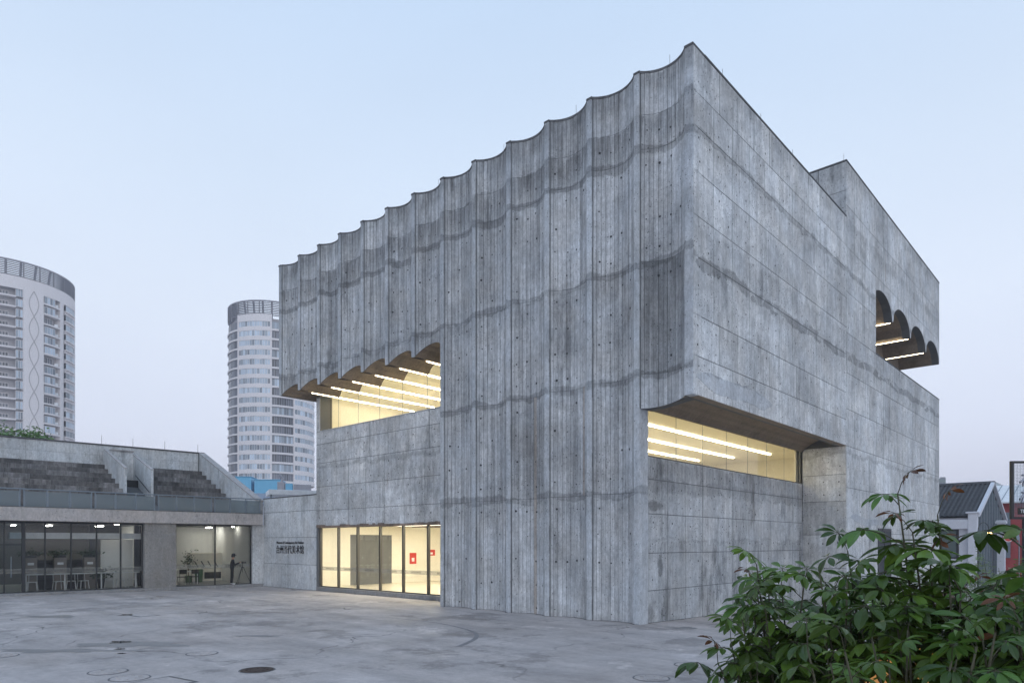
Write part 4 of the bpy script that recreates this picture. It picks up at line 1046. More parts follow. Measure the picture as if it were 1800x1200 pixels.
blotch('puddle', 212, 1128, .22, .22, 'water', .008, 7); blotch('puddle', 211, 1140, .09, .09, 'water', .008, 8); blotch('puddle', 213, 1148, .10, .06, 'water', .008, 9); blotch('puddle', 222, 1080, .22, .22, 'water', .008, 10)
# curved tyre mark
mb = MB(); c = onZ(600, 1120, 0); pts = [onZ(x, y, 0) for x, y in ((560, 1079), (680, 1085), (760, 1093), (810, 1103), (835, 1112), (836, 1121), (820, 1130), (805, 1136))]
M['tyre_mark'] = simple('rubber_mark', col(.235, .225, .23), .8, var=.2, vs=5)
dense = []
for i in range(len(pts)-1):
    for j in range(6):
        t = j/6; p0, p1, p2, p3 = pts[max(i-1, 0)], pts[i], pts[i+1], pts[min(i+2, len(pts)-1)]
        dense.append(.5*((2*p1)+(p2-p0)*t+(2*p0-5*p1+4*p2-p3)*t*t+(3*p1-p0-3*p2+p3)*t**3))
for i in range(len(dense)-1):
    w = .02+.05*min(1, i/len(dense)*1.3); d_ = (dense[i+1]-dense[i]).normalized(); s_ = Vector((-d_.y, d_.x, 0))
    a_, b_ = dense[i], dense[i+1]; mb.face([a_-s_*w+Vector((0,0,.004)), b_-s_*w+Vector((0,0,.004)), b_+s_*w+Vector((0,0,.004)), a_+s_*w+Vector((0,0,.004))])
mb.build('tyre_mark', M['tyre_mark'], kind='structure')
# ================================================================ FAR TOWERS (own frame: -y faces the square)
class Tower:
    def __init__(s, name, px, depth, edge_px, label):
        s.P = ray(px, HYP)*depth; s.P.z = 0
        s.dist = s.P.length; s.phi0 = math.atan((px-CXP)/F); s.rad = s.dist*math.sin(abs(math.atan((edge_px-CXP)/F)-s.phi0))
        s.o = empty(name, s.P, math.atan2(-s.P.x, s.P.y), label, 'building', local=True)
    def th(s, px, r=None):
        """angle on the cylinder that shows at a photo column"""
        r = r or s.rad; tgt = math.atan((px-CXP)/F)-s.phi0; tm = math.acos(r/s.dist)
        a_, b_ = -tm, tm
        for _ in range(40):
            m_ = (a_+b_)/2
            if math.atan2(r*math.sin(m_), s.dist-r*math.cos(m_)) < tgt: a_ = m_
            else: b_ = m_
        return a_
    def p(s, th, r, z): return (r*math.sin(th), -r*math.cos(th), z)
    def shell(s, mb, t0, t1, r, z0, z1, n=8, tone=0., thick=0., mi=0):
        for i in range(n):
            a_, b_ = t0+(t1-t0)*i/n, t0+(t1-t0)*(i+1)/n
            mb.face([s.p(a_, r, z0), s.p(b_, r, z0), s.p(b_, r, z1), s.p(a_, r, z1)], tone, mi)
            if thick:
                ri_ = r-thick
                mb.face([s.p(a_, r, z1), s.p(b_, r, z1), s.p(b_, ri_, z1), s.p(a_, ri_, z1)], tone, mi); mb.face([s.p(a_, ri_, z0), s.p(b_, ri_, z0), s.p(b_, r, z0), s.p(a_, r, z0)], tone, mi)
                mb.face([s.p(a_, ri_, z1), s.p(b_, ri_, z1), s.p(b_, ri_, z0), s.p(a_, ri_, z0)], tone, mi)
        if thick:
            for a_ in (t0, t1): mb.face([s.p(a_, r, z0), s.p(a_, r, z1), s.p(a_, r-thick, z1), s.p(a_, r-thick, z0)], tone, mi)
    def build_win(s, t0, t1, r, z0, z1, panes, mat, mull='tower_wall', seed=0, name='window', rail=False):
        r2 = random.Random(seed); mb = MB()
        for i in range(panes):
            a_, b_ = t0+(t1-t0)*i/panes, t0+(t1-t0)*(i+1)/panes; s.shell(mb, a_, b_, r, z0, z1, 1, r2.choice((-.5, -.25, -.05, .1, .25, .4)))
        w = mb.build(name, M[mat], s.o); mb = MB(); e = .05/r
        for i in range(panes+1):
            a_ = t0+(t1-t0)*i/panes; s.shell(mb, a_-e, a_+e, r+.06, z0, z1, 1)
        s.shell(mb, t0, t1, r+.07, z1-.12, z1, 3); s.shell(mb, t0, t1, r+.07, z0, z0+.10, 3)
        mb.build('mullions', M[mull], w)
        return w
def crown(T, z0, z1, r, rings=7, posts=26):
    mb = MB(); rr_ = [(-math.pi+2*math.pi*i/72) for i in range(73)]
    for k in range(rings):
        z = z0+(z1-z0)*(k+.5)/rings; h = .09 if k < rings-1 else .35
        for a_, b_ in zip(rr_[:-1], rr_[1:]):
            for rad in (r, ):
                mb.face([T.p(a_, rad, z), T.p(b_, rad, z), T.p(b_, rad, z+h), T.p(a_, rad, z+h)]); mb.face([T.p(a_, rad, z+h), T.p(b_, rad, z+h), T.p(b_, rad-.7, z+h), T.p(a_, rad-.7, z+h)]); mb.face([T.p(a_, rad-.7, z), T.p(a_, rad-.7, z+h), T.p(b_, rad-.7, z+h), T.p(b_, rad-.7, z)]); mb.face([T.p(a_, rad, z), T.p(a_, rad-.7, z), T.p(b_, rad-.7, z), T.p(b_, rad, z)])
    c = mb.build('crown_ring', M['crown'], T.o)
    for k in range(posts):
        a_ = 2*math.pi*k/posts; mb = MB(); mb.tube([T.p(a_, r-.35, z0-.5), T.p(a_, r-.35, z1)], .16, 4); mb.build('crown_post', M['crown'], T.o)
    for k in range(9):
        x = -r*.8+k*r*.2; y = math.sqrt(max(0, (r-.5)**2-x*x)); mb = MB(); mb.tube([(x, -y, z1-.4), (x, y, z1-.4)], .3, 4); mb.build('crown_beam', M['crown'], T.o)
# -- left tower
T1 = Tower('residential_tower', 10, 200, 132, 'broader round apartment tower at the left with looping inlay and crown of louvres')
T = T1; r = T.rad; ZB = 76.0
mb = MB(); T.shell(mb, -math.pi, math.pi, r-1.6, 0, ZB-3.4, 64); T.shell(mb, -math.pi, math.pi, r, ZB-3.4, ZB, 72, 0, 1.8); mb.face([T.p(2*math.pi*i/48, r-.5, ZB-.5) for i in range(48)]); mb.build('core', M['tower_wall2'], T.o)
th = {k: T.th(k) for k in (-20, 0, 28, 41, 77, 79, 97.5, 106, 112, 113, 129)}
edge = math.acos(r/T.dist)
mb = MB(); T.shell(mb, th[41], th[77], r, 0, ZB, 10, 0, 1.8); mb.build('blank_wall', M['tower_wall'], T.o)
mb = MB(); T.shell(mb, th[106], th[112], r, 0, ZB, 3, 0, 1.8); mb.build('wall', M['tower_wall'], T.o); mb = MB(); T.shell(mb, th[129], edge+.4, r, 0, ZB, 6, 0, 1.8); mb.build('wall', M['tower_wall'], T.o)
mb = MB(); T.shell(mb, -math.pi, math.pi, r+.02, ZB-3.4, ZB+.02, 72); mb.build('parapet_band', M['tower_wall'], T.o)
tc_ = (th[41]+th[77])/2; hw = (th[77]-th[41])*.23
mb = MB()
for sg_ in (1, -1):
    pts = [T.p(tc_+sg_*hw*math.sin(math.pi*(ZB-3.0-z)/7.0), r+.06, z) for z in [ZB-3.0-i*.5 for i in range(100)]]
    mb.tube(pts, .10, 4)
mb.build('looping_inlay', M['tower_line'], T.o)
FH = 2.82; z_top = 71.0
for f in range(17):
    z = z_top-FH*f
    if z < 24: break
    # left balconies
    mb = MB(); T.shell(mb, th[-20], th[28], r+.1, z-.75, z-.35, 6, 0, 1.6); mb.build('balcony_slab', M['tower_wall'], T.o)
    T.build_win(th[-20], th[28]-.10, r-1.5, z-.1, z+1.0, 6, 'wdark', 'tower_wall', f)
    T.build_win(th[28], th[41]-.005, r-.25, z-.4, z+1.75, 3, 'wglass' if f % 3 else 'wglass', 'tower_wall', f+50)
    # mid bay
    mb = MB(); T.shell(mb, th[77], th[106], r+.05, z-.8, z-.4, 5, 0, 1.6); mb.build('balcony_slab', M['tower_wall'], T.o)
    T.build_win(th[79], th[97.5], (r-.15) if f % 4 != 2 else r-1.2, z-.4, z+1.6, 4, 'wglass' if f % 4 != 2 else 'wdark', 'tower_wall', f+90)
    mb = MB(); a_ = (th[97.5]+th[106])/2; c_ = T.p(a_, r-.6, z); mb.bev(c_[0]-.45, c_[0]+.45, c_[1]-.3, c_[1]+.3, z-.3, z+.4, .03); mb.build('air_conditioner', M['white'], T.o)
    # right bay windows
    mb = MB(); T.shell(mb, th[113], th[129], r+.5, z-.7, z-.45, 3, 0, 1.8); mb.build('bay_slab', M['tower_wall'], T.o); mb = MB(); T.shell(mb, th[113], th[129], r+.5, z+1.3, z+1.5, 3, 0, 1.8); mb.build('bay_slab', M['tower_wall'], T.o)
    T.build_win(th[113]+.01, th[129]-.01, r+.35, z-.45, z+1.3, 3, 'wglass', 'tower_wall', f+130, 'bay_window')
    mb = MB(); T.shell(mb, th[113], th[129], r+.02, z+1.5, z+2.15, 3); mb.build('spandrel', M['tower_wall'], T.o)
crown(T1, ZB, ZB+4.4, r, 9)
# -- second tower
T2 = Tower('residential_tower', 478, 218, 400, 'narrower round tower with ribbon windows between the low building and the museum')
T = T2; r = T.rad; ZB = 71.5
e0 = -math.acos(r/T.dist); th = {k: T.th(k) for k in (418, 420, 475, 478, 516, 518, 545)}
mb = MB(); T.shell(mb, -math.pi, math.pi, r-1.0, 0, ZB-1, 64); mb.face([T.p(2*math.pi*i/48, r-1.0, ZB-1) for i in range(48)]); mb.build('core', M['tower_wall2'], T.o)
FH = 2.86; z_top = 68.3
mb = MB(); T.shell(mb, th[420], th[475], r, ZB-2.2, ZB, 10, 0, 1.); T.shell(mb, th[475], th[478], r+.15, 0, ZB, 2, 0, 1.2); T.shell(mb, th[418], th[420], r+.15, 0, ZB, 2, 0, 1.2); T.shell(mb, th[516], th[518], r+.15, 0, 58, 2, 0, 1.2); T.shell(mb, th[518], 1.9, r, 56.2, 58, 8, 0, 1); mb.build('wall', M['tower_wall'], T.o)
for f in range(18):
    z = z_top-FH*f
    if z < 20: break
    mb = MB(); T.shell(mb, th[420], th[475], r, z-1.75, z-.55, 10, 0, .5); mb.build('spandrel', M['tower_wall'], T.o)
    T.build_win(th[420], th[475], r-.12, z-.55, z+FH-1.75, 13, 'wglass', 'tower_wall', f+300)
    mb = MB(); T.shell(mb, e0-.7, th[418], r+.05, z-1.5, z-1.0, 8, 0, .6); mb.build('floor_band', M['tower_wall'], T.o)
    T.build_win(e0-.6, th[418], r-.25, z-1.0, z+FH-1.5, 8, 'wdark', 'crown', f+330)
    mb = MB(); T.shell(mb, th[478], th[516], r+.1, z-1.6, z-1.05, 6, 0, 1.1); mb.build('balcony_slab', M['tower_wall'], T.o)
    T.build_win(th[478], th[516], r-.4, z-1.05, z+FH-1.6, 9, 'wdark' if f % 3 else 'wglass', 'crown', f+360)
    if z < 57:
        mb = MB(); T.shell(mb, th[518], 1.9, r, z-1.75, z-.35, 10, 0, .5); mb.build('spandrel', M['tower_wall'], T.o)
        T.build_win(th[518], 1.8, r-.12, z-.35, z+FH-1.75, 16, 'wglass', 'tower_wall', f+390)
    elif f < 6:
        T.build_win(th[518], 1.8, r-.3, z-1.0, z+FH-1.6, 10, 'wdark', 'crown', f+390)
crown(T2, ZB-.5, 75.6, r, 9, 22)
# -- blue huts and roofs behind the low building
def yard(name, x0, x1, y0, y1, depth, dd, mat, label, cat, skew=0):
    a_, b_ = at(x0, y1, depth), at(x1, y1, depth); zt = at(x0, y0, depth).z
    c_ = (a_+b_)/2; t = empty(name, (c_.x, c_.y, 0), YAW+skew, label, cat, local=True); w = (b_-a_).length
    return t, w, zt
for i, (x0, x1, y0, lab) in enumerate(((415, 441, 838, 'left of two blue sheet metal huts on a roof below the round tower'), (448, 491, 843, 'right and longer of two blue sheet metal huts below the round tower'))):
    t, w, zt = yard('roof_hut', x0, x1, y0, 862, 95, 5, 'blue_sheet', lab, 'hut', R(8))
    mb = MB(); mb.bev(-w/2, w/2, 0, 4, zt-1.9, zt, .03); mb.build('body', M['blue_sheet'], t)
    for k in range(int(w/.5)): box('seam', -w/2+.25+k*.5, -w/2+.28+k*.5, -.03, -.001, zt-1.85, zt-.05, M['blue_sheet'], t)
    mb = MB(); mb.bev(-w/2-.1, w/2+.1, -.1, 4.1, zt+.001, zt+.08, .02); mb.build('roof', M['blue_sheet'], t)
    mb = MB(); mb.box(-w/2-.05, w/2+.05, -.05, 4, 0, zt-1.91); mb.build('base', M['render_white'], t)
t, w, zt = yard('flat_roof_house', 440, 556, 868, 880, 62, 6, 'grey_sheet', 'grey-blue pitched roof behind the lettered wall', 'building', R(18))
mb = MB(); mb.prism([(-.3, zt-.9), (6, zt+.45), (6, zt+.3), (-.3, zt-1.05)], 'x', -w*.75, w*.7); mb.build('roof', M['grey_sheet'], t); mb = MB(); mb.box(-w*.7, w*.65, 0, 5.8, 0, zt-1.0); mb.build('wall', M['render_white'], t)
for k in range(14): mb = MB(); x = -w*.7+k*w*.1; mb.prism([(-.3, zt-.895), (6, zt+.455), (6, zt+.50), (-.3, zt-.85)], 'x', x, x+.04); mb.build('roof_seam', M['grey_sheet'], t)
t, w, zt = yard('white_canopy', 475, 560, 862, 872, 54, 3, 'white', 'white slanted canopy edge touching the museum behind the lettered wall', 'canopy', R(24))
mb = MB(); mb.bev(-w/2, w/2+1, 0, 3, zt-.35, zt+.05, .02); mb.build('canopy', M['white'], t); 
for sx in (-.45, .45): box('post', w*sx-.06, w*sx+.06, .2, .32, 0, zt-.35, M['rail'], t)
t, w, zt = yard('rooftop_machinery', 488, 548, 846, 862, 70, 3, 'crown', 'dark ventilation machinery on the roof below the round tower', 'machinery', R(15))
for i, (a_, b_, h_, m_) in enumerate(((-1.7, -1.0, .75, 'crown'), (-.9, -.2, .5, 'blue_sheet'), (-.1, 1.6, .35, 'crown'))):
    mb = MB(); mb.bev(a_, b_, 0, 1.2, zt-.9, zt-.5+h_*.6, .03); mb.build('unit', M[m_], t)
mb = MB(); mb.tube([(-1.35, .5, zt-.2), (-1.2, .5, zt+.35), (-1.5, .3, zt+.7)], .12, 8); mb.build('duct', M['crown'], t); mb = MB(); mb.box(-2.2, 2.2, -.2, 4, 0, zt-.91); mb.build('base', M['render_white'], t)

# ================================================================ LANE ON THE RIGHT
HX, HY0, HY1, EZ, RZ = -9.9, 69.0, 85.0, 5.0, 8.05
ho = empty('tiled_house', (HX-10, 69, gz(HX, 60)), 0, 'white house with grey tiled roof and tall glazed gable beyond the museum', 'house')
mb = MB(); mb.box(-34, HX-.1, HY0, HY0+.3, -1, EZ-.3); mb.build('wall', M['render_white'], ho); mb = MB(); mb.box(-34, HX-.1, HY1-.3, HY1, -1, EZ-.3); mb.build('wall', M['render_white'], ho)
mb = MB(); mb.bev(-34, HX+.0, HY0-.35, HY0+.1, 3.75, 4.55, .03); mb.bev(HX-.6, HX+.05, HY0-.4, HY0+.3, -1, 5.05, .03); mb.bev(HX-.75, HX+.2, HY0-.5, HY0+.4, 5.05, 5.2, .02); mb.build('cornice', M['render_white'], ho)
w_ = MB(); w_.box(-13.6, -11.2, HY0-.03, HY0+.02, 1.2, 3.72); ww = w_.build('window', M['frame'], ho); box('pane', -13.45, -11.4, HY0-.05, HY0-.031, 1.35, 3.6, M['green_glass'], ww)
# roof: rows of rounded tiles
YM = (HY0+HY1)/2
mb = MB(); mb.face([(-34, HY0-.3, EZ-.2), (HX+.2, HY0-.3, EZ-.2), (HX+.2, YM, RZ), (-34, YM, RZ)]); mb.face([(-34, HY1+.3, EZ-.2), (-34, YM, RZ), (HX+.2, YM, RZ), (HX+.2, HY1+.3, EZ-.2)]); mb.build('roof_deck', M['roof_tile'], ho)
roofv = Vector((0, YM-HY0+.3, RZ-EZ+.2)); L_ = roofv.length; rd = roofv.normalized()
tl = MB(); nseg = 22
for j in range(nseg):
    for i in range(5):
        a0, a1 = math.pi*i/5, math.pi*(i+1)/5; rr0, rr1 = .15, .12
        y0_, y1_ = L_*j/nseg, L_*(j+1)/nseg
        up = Vector((0, -rd.z, rd.y))
        def q(a_, s_, rr): return Vector((-rr*math.cos(a_), 0, 0)) + rd*s_ + up*(rr*math.sin(a_)*.9)
        tl.face([q(a0, y0_, rr0), q(a1, y0_, rr0), q(a1, y1_, rr1), q(a0, y1_, rr1)], ((j*7) % 5-2)*.06)
tme = tl.mesh('tile_row', mats=[M['roof_tile']])
x = HX+.05
while x > -24: inst('tile_row', tme, (x, HY0-.3, EZ-.19), ho); x -= .36
mb = MB(); mb.tube([(HX+.25, YM, RZ+.08), (-34, YM, RZ+.08)], .2, 8); mb.build('ridge', M['roof_tile'], ho)
mb = MB(); mb.prism([(HY0-.35, EZ-.25), (YM, RZ+.0), (YM, RZ+.22), (HY0-.35, EZ+.0)], 'x', HX-.05, HX+.25); mb.prism([(HY1+.35, EZ-.25), (YM, RZ+.0), (YM, RZ+.22), (HY1+.35, EZ+.0)], 'x', HX-.05, HX+.25); mb.build('verge', M['render_white'], ho)
gl_ = MB(); gl_.face([(HX-.1, HY0+.3, -1), (HX-.1, HY1-.3, -1), (HX-.1, HY1-.3, EZ-.2), (HX-.1, YM, RZ-.1), (HX-.1, HY0+.3, EZ-.2)]); gg = gl_.build('gable_glazing', M['green_glass'], ho)
for k in range(11):
    y = HY0+.3+(HY1-HY0-.6)*k/10; zt_ = EZ-.2+(RZ-EZ)*(1-abs(y-YM)/(YM-HY0)); mb = MB(); mb.box(HX-.099, HX+.05, y-.09, y+.09, -1, zt_); mb.build('mullion', M['rail'], gg)
box('transom', HX-.098, HX+.03, HY0+.3, HY1-.3, 3.4, 3.52, M['rail'], gg)
# white columns, red and pink building with pale metal roof
rb = empty('red_building', (-8, 92, -1), 0, 'red and pink rendered building with pale metal roof at the right edge', 'building')
mb = MB(); mb.box(-14, -8.9, 90.0, 90.3, -1, 7.0); mb.build('red_wall', M['brick_red'], rb); mb = MB(); mb.box(-8.9, 8, 89.9, 90.2, -1, 6.6); mb.build('pink_wall', M['brick_pink'], rb)
a_ = onY(1766, 900, 89.8); b_ = onY(1776, 980, 89.8); box('shutter_panel', a_.x, b_.x, 89.84, 89.89, b_.z, a_.z, M['rail'], rb)
mb = MB(); mb.prism([(89, 6.8), (97, 9.1), (97, 9.25), (89, 6.95)], 'x', -16, -6.5); mb.build('roof', M['white'], rb); mb = MB(); mb.prism([(88.6, 7.3), (97, 9.4), (97, 9.5), (88.6, 7.4)], 'x', -6.4, 6); mb.build('blue_roof', M['blue_sheet'], rb); mb = MB(); mb.box(-14, 8, 96, 96.4, -1, 8.8); mb.build('rear_wall', M['brick_pink'], rb)
for k in range(12): mb = MB(); x = -15.5+k*.8; mb.prism([(89, 6.96), (97, 9.26), (97, 9.3), (89, 7.0)], 'x', x, x+.06); mb.build('roof_seam', M['rail'], rb)
gp = empty('gate_pillar', onX(1760, 1000, -9.2).to_2d().to_3d(), 0, 'white pillar with moulded cap beside the glazed gable', 'pillar', local=True); zt = onX(1760, 914, -9.2).z
mb = MB(); mb.bev(-.3, .3, -.3, .3, -1, zt-.3, .02); mb.build('shaft', M['render_white'], gp); mb = MB(); mb.bev(-.42, .42, -.42, .42, zt-.3, zt-.1, .02); mb.bev(-.36, .36, -.36, .36, zt-.1, zt, .02); mb.build('capital', M['render_white'], gp)
# round red sign
p = at(1772, 943, 62); rs = empty('round_sign', p, YAW, 'round red hanging sign with pale rim on the red wall side', 'sign', local=True)
mb = MB(); mb.tube([(0, -.04, 0), (0, .04, 0)], .48, 20); mb.build('disc', M['red'], rs); mb = MB(); 
for i in range(24):
    a_, b_ = 6.2832*i/24, 6.2832*(i+1)/24; mb.face([(.42*math.cos(a_), -.045, .42*math.sin(a_)), (.42*math.cos(b_), -.045, .42*math.sin(b_)), (.47*math.cos(b_), -.045, .47*math.sin(b_)), (.47*math.cos(a_), -.045, .47*math.sin(a_))])
mb.build('rim', M['white'], rs); mb = MB(); mb.box(-.06, .06, -.05, -.042, -.2, .25); mb.box(-.2, .2, -.05, -.042, .02, .1); mb.box(.05, .3, -.05, -.042, -.28, -.18); mb.build('emblem', M['brick_pink'], rs); mb = MB(); mb.tube([(.48, 0, 0), (1.0, .0, 0)], .03); mb.bev(.6, 1.0, -.05, .05, -.3, .3, .01); mb.build('bracket', M['rail'], rs)
mb = MB(); mb.tube([(1.0, 0, .0), (1.0, 0, -p.z-.8)], .05); mb.build('pole', M['rail'], rs)
# lit lantern on a gooseneck pole
p = at(1719, 935, 52); gl0 = gz(p.x, p.y); lp = empty('street_lamp', (p.x, p.y, gl0), YAW, 'lit lamp on a curved arm in front of the glazed gable', 'street lamp', local=True); zl = p.z-gl0
mb = MB(); mb.tube([(0, 0, 0), (0, 0, zl+.1)], [.06, .045], 8); mb.build('pole', M['frame'], lp)
mb = MB(); mb.tube([(0, 0, zl+.05)]+[(.42-.42*math.cos(math.pi*i/10), 0, zl+.1+.65*math.sin(math.pi*i/10)) for i in range(11)], .025, 6); mb.build('arm', M['frame'], lp)
mb = MB(); mb.lathe([(.05, .15), (.09, .1), (.34, -.05), (.33, -.07)], c=(.84, 0, zl+.03), n=16); mb.build('shade', M['frame'], lp)
M['bulb'] = emis('lamp_bulb', (1, .66, .25, 1), 22)
mb = MB(); bm2 = bmesh.new(); bmesh.ops.create_icosphere(bm2, subdivisions=2, radius=.19, matrix=Matrix.Translation((.84, 0, zl-.10))); mb.addbm(bm2); mb.build('bulb', M['bulb'], lp)
# hanging signboard with wire mesh and calligraphy at the right edge
p = at(1776, 912, 22); q = at(1776, 810, 22); sgn = empty('hanging_signboard', (p.x, p.y, 0), YAW, 'black framed wire mesh signboard with large calligraphy cut by the right edge', 'sign', local=True)
z0, z1, wd = p.z, q.z, 1.15
mb = MB(); mb.bev(0, .09, -.05, .05, z0, z1, .008); mb.build('frame_bar', M['black'], sgn)
mb = MB(); mb.bev(wd, wd+.09, -.05, .05, z0, z1, .008); mb.build('frame_bar', M['black'], sgn)
for z in (z0, z1-.07): mb = MB(); mb.bev(.09, wd, -.05, .05, z, z+.07, .008); mb.build('frame_bar', M['black'], sgn)
mb = MB()
for i in range(1, 22): mb.box(.09+(wd-.09)*i/22-.003, .09+(wd-.09)*i/22+.003, -.004, .004, z0+.07, z1-.07)
for i in range(1, 36): mb.box(.09, wd, -.0035, .0035, z0+.07+(z1-z0-.14)*i/36-.003, z0+.07+(z1-z0-.14)*i/36+.003)
mb.build('wire_mesh', M['rail'], sgn, kind='stuff')
M['sign_face'] = simple('pale_sign_letter', col(.45, .47, .55), .5)
for ch, zz in (('右', z1-.75), ('桥', z1-1.30)):
    tmm = text_mesh(ch, .50, .03, shear=.25, align='LEFT'); tmm.materials.append(M['sign_face']); inst('calligraphy', tmm, (.22, -.07, zz), sgn, rot=(R(90), 0, 0))
    tmb = text_mesh(ch, .50, .02, shear=.25, align='LEFT'); tmb.materials.append(M['black']); inst('calligraphy_back', tmb, (.24, -.02, zz-.02), sgn, rot=(R(90), 0, 0))
box('name_plate', .22, .95, -.06, -.02, z0+.15, z0+.36, M['black'], sgn); tmm = text_mesh('TEA HOUSE', .16, .006, align='LEFT'); tmm.materials.append(M['white']); inst('plate_lettering', tmm, (.27, -.068, z0+.20), sgn, rot=(R(90), 0, 0), scale=(.9, 1, 1))
mb = MB(); mb.bev(.40, .52, -.04, .04, gz(p.x, p.y), z0, .01); mb.build('post', M['frame'], sgn)
# pale hills and far blocks
M['far'] = simple('far_hill', col(.10, .13, .11), .95, var=.05, vs=.02)
def ridge(name, pts, depth, thick):
    mb = MB(); top = [at(x, y, depth) for x, y in pts]; dirv = ray(900, HYP); dirv.z = 0
    for a_, b_ in zip(top[:-1], top[1:]):
        a2, b2 = a_+dirv*thick, b_+dirv*thick
        f0 = lambda v: Vector((v.x, v.y, -5)) - dirv*thick
        mb.face([f0(a_), f0(b_), b_, a_]); a2.z = b2.z = -5; mb.face([a_, b_, b2, a2])
    return mb.build(name, M['far'], kind='structure', smooth=True)
r2 = random.Random(2)
ridge('hills', [(-300+i*22, 925-18*math.sin(i*.21)-12*math.sin(i*.067+1)-r2.uniform(0, 4)) for i in range(88)] + [(1700, 880), (1725, 862), (1738, 848), (1748, 845), (1758, 850), (1766, 862), (1778, 866), (1800, 880), (1850, 895), (2000, 900)], 1500, 250)
fb = empty('far_apartment_block', at(1658, 955, 420).to_2d().to_3d(), YAW, 'tiny pale far building just above the tiled roof by the museum edge', 'building', local=True)
mb = MB(); mb.bev(-2.2, 1.6, 0, 12, 0, 2.5+(955-840)/1200*420, .1); mb.build('block', M['far'], fb)
for k in range(6): box('window_band', -1.9, 1.3, -.1, -.001, 42-k*3.2, 43.4-k*3.2, M['wdark'], fb)
# ================================================================ PLANTING IN THE FOREGROUND
def leaf_mat(name, c, rough=.36, back=1.5):
    m, t, o = mat_new(name); g = NG(t)
    ri = g.n('ShaderNodeObjectInfo').outputs['Random']
    f = g.math('MULTIPLY', g.rng(ri, 0, 1, .55, 1.5), g.rng(g.noise(9, detail=3), .3, .7, .8, 1.2)); f = g.math('MULTIPLY', f, g.math('ADD', g.attr('tone'), 1.))
    hue = g.mix(g.rng(g.noise(1.7, detail=2), .35, .65, 0, 1), c, (c[0]*1.5, c[1]*1.15, c[2]*.8, 1))
    p = g.n('ShaderNodeBsdfPrincipled'); cc = g.scale(hue, f); g.l(cc, p.inputs['Base Color']); p.inputs['Roughness'].default_value = rough
    tr = g.n('ShaderNodeBsdfTranslucent'); g.l(g.scale(cc, back), tr.inputs[0]); mx = g.n('ShaderNodeMixShader'); mx.inputs[0].default_value = .22
    g.l(p.outputs[0], mx.inputs[1]); g.l(tr.outputs[0], mx.inputs[2]); g.l(mx.outputs[0], o.inputs[0]); return m
M['leaf'] = leaf_mat('glossy_leaf', (.060, .126, .022, 1))
M['leaf_young'] = leaf_mat('young_red_leaf', (.10, .045, .022, 1), .4)
M['leaf_pale'] = leaf_mat('pale_leaf', (.10, .17, .06, 1), .5)
M['bark'] = simple('green_brown_stem', col(.075, .07, .04), .7, var=.2)
def leaflet(mb, base, d, up, L, Wd, droop, r2, tone):
    """one pointed leaflet, folded along its midrib and drooping to the tip"""
    side = d.cross(up).normalized(); n = 5; prev = None
    prof = [0.16, .62, .95, 1.0, .72, .0]
    for i in range(n+1):
        t = i/n; c = base + d*(L*t) + up*(-droop*L*t*t)
        w = Wd*prof[i]*.5; fold = w*.28
        l_, r_ = c-side*w+up*fold, c+side*w+up*fold
        if prev:
            mb.face([prev[0], prev[1], c, l_] if i < n else [prev[0], prev[1], c], tone); mb.face([prev[1], prev[2], r_, c] if i < n else [prev[1], prev[2], c], tone)
        prev = (l_, c, r_)
def compound_leaf(seed, mat, L=.15, nl=8):
    """palmate leaf on a long stalk; stalk runs along +x, leaflets spread round its end"""
    r2 = random.Random(seed); mb = MB(); pl = .17*r2.uniform(.7, 1.2)
    mb.tube([(0, 0, 0), (pl*.5, 0, .012), (pl, 0, 0.0)], [.0035, .003, .0028], 5, 0, 1)
    c = Vector((pl, 0, 0)); ax = Vector((.35, 0, .94)).normalized()
    for k in range(nl):
        a_ = 6.2832*k/nl+r2.uniform(-.15, .15); u = Vector((math.cos(a_), math.sin(a_), 0)); el = r2.uniform(-.55, .05)
        q = Vector((0, 0, 1)).rotation_difference(ax); d = q @ Vector((u.x*math.cos(el), u.y*math.cos(el), math.sin(el)))
        up = q @ Vector((-u.x*math.sin(el), -u.y*math.sin(el), math.cos(el)))
        l_ = L*r2.uniform(.72, 1.12)*(1 if math.cos(a_) > -.4 else .8); b = c+d*.028
        mb.tube([c, b], .0018, 3, 0, 1, cap=False); leaflet(mb, b, d, up, l_, l_*.42, r2.uniform(.12, .45), r2, r2.uniform(-.12, .12))
    return mb.mesh('leaf', mats=[mat, M['bark']], smooth=True)
LV = [compound_leaf(i, M['leaf'], .14, 7+i % 3) for i in range(7)]
LY = [compound_leaf(50+i, M['leaf_young'], .085, 6) for i in range(3)]
def bez(p0, p1, p2, n): return [p0*(1-t)**2+p1*2*t*(1-t)+p2*t*t for t in [i/n for i in range(n+1)]]
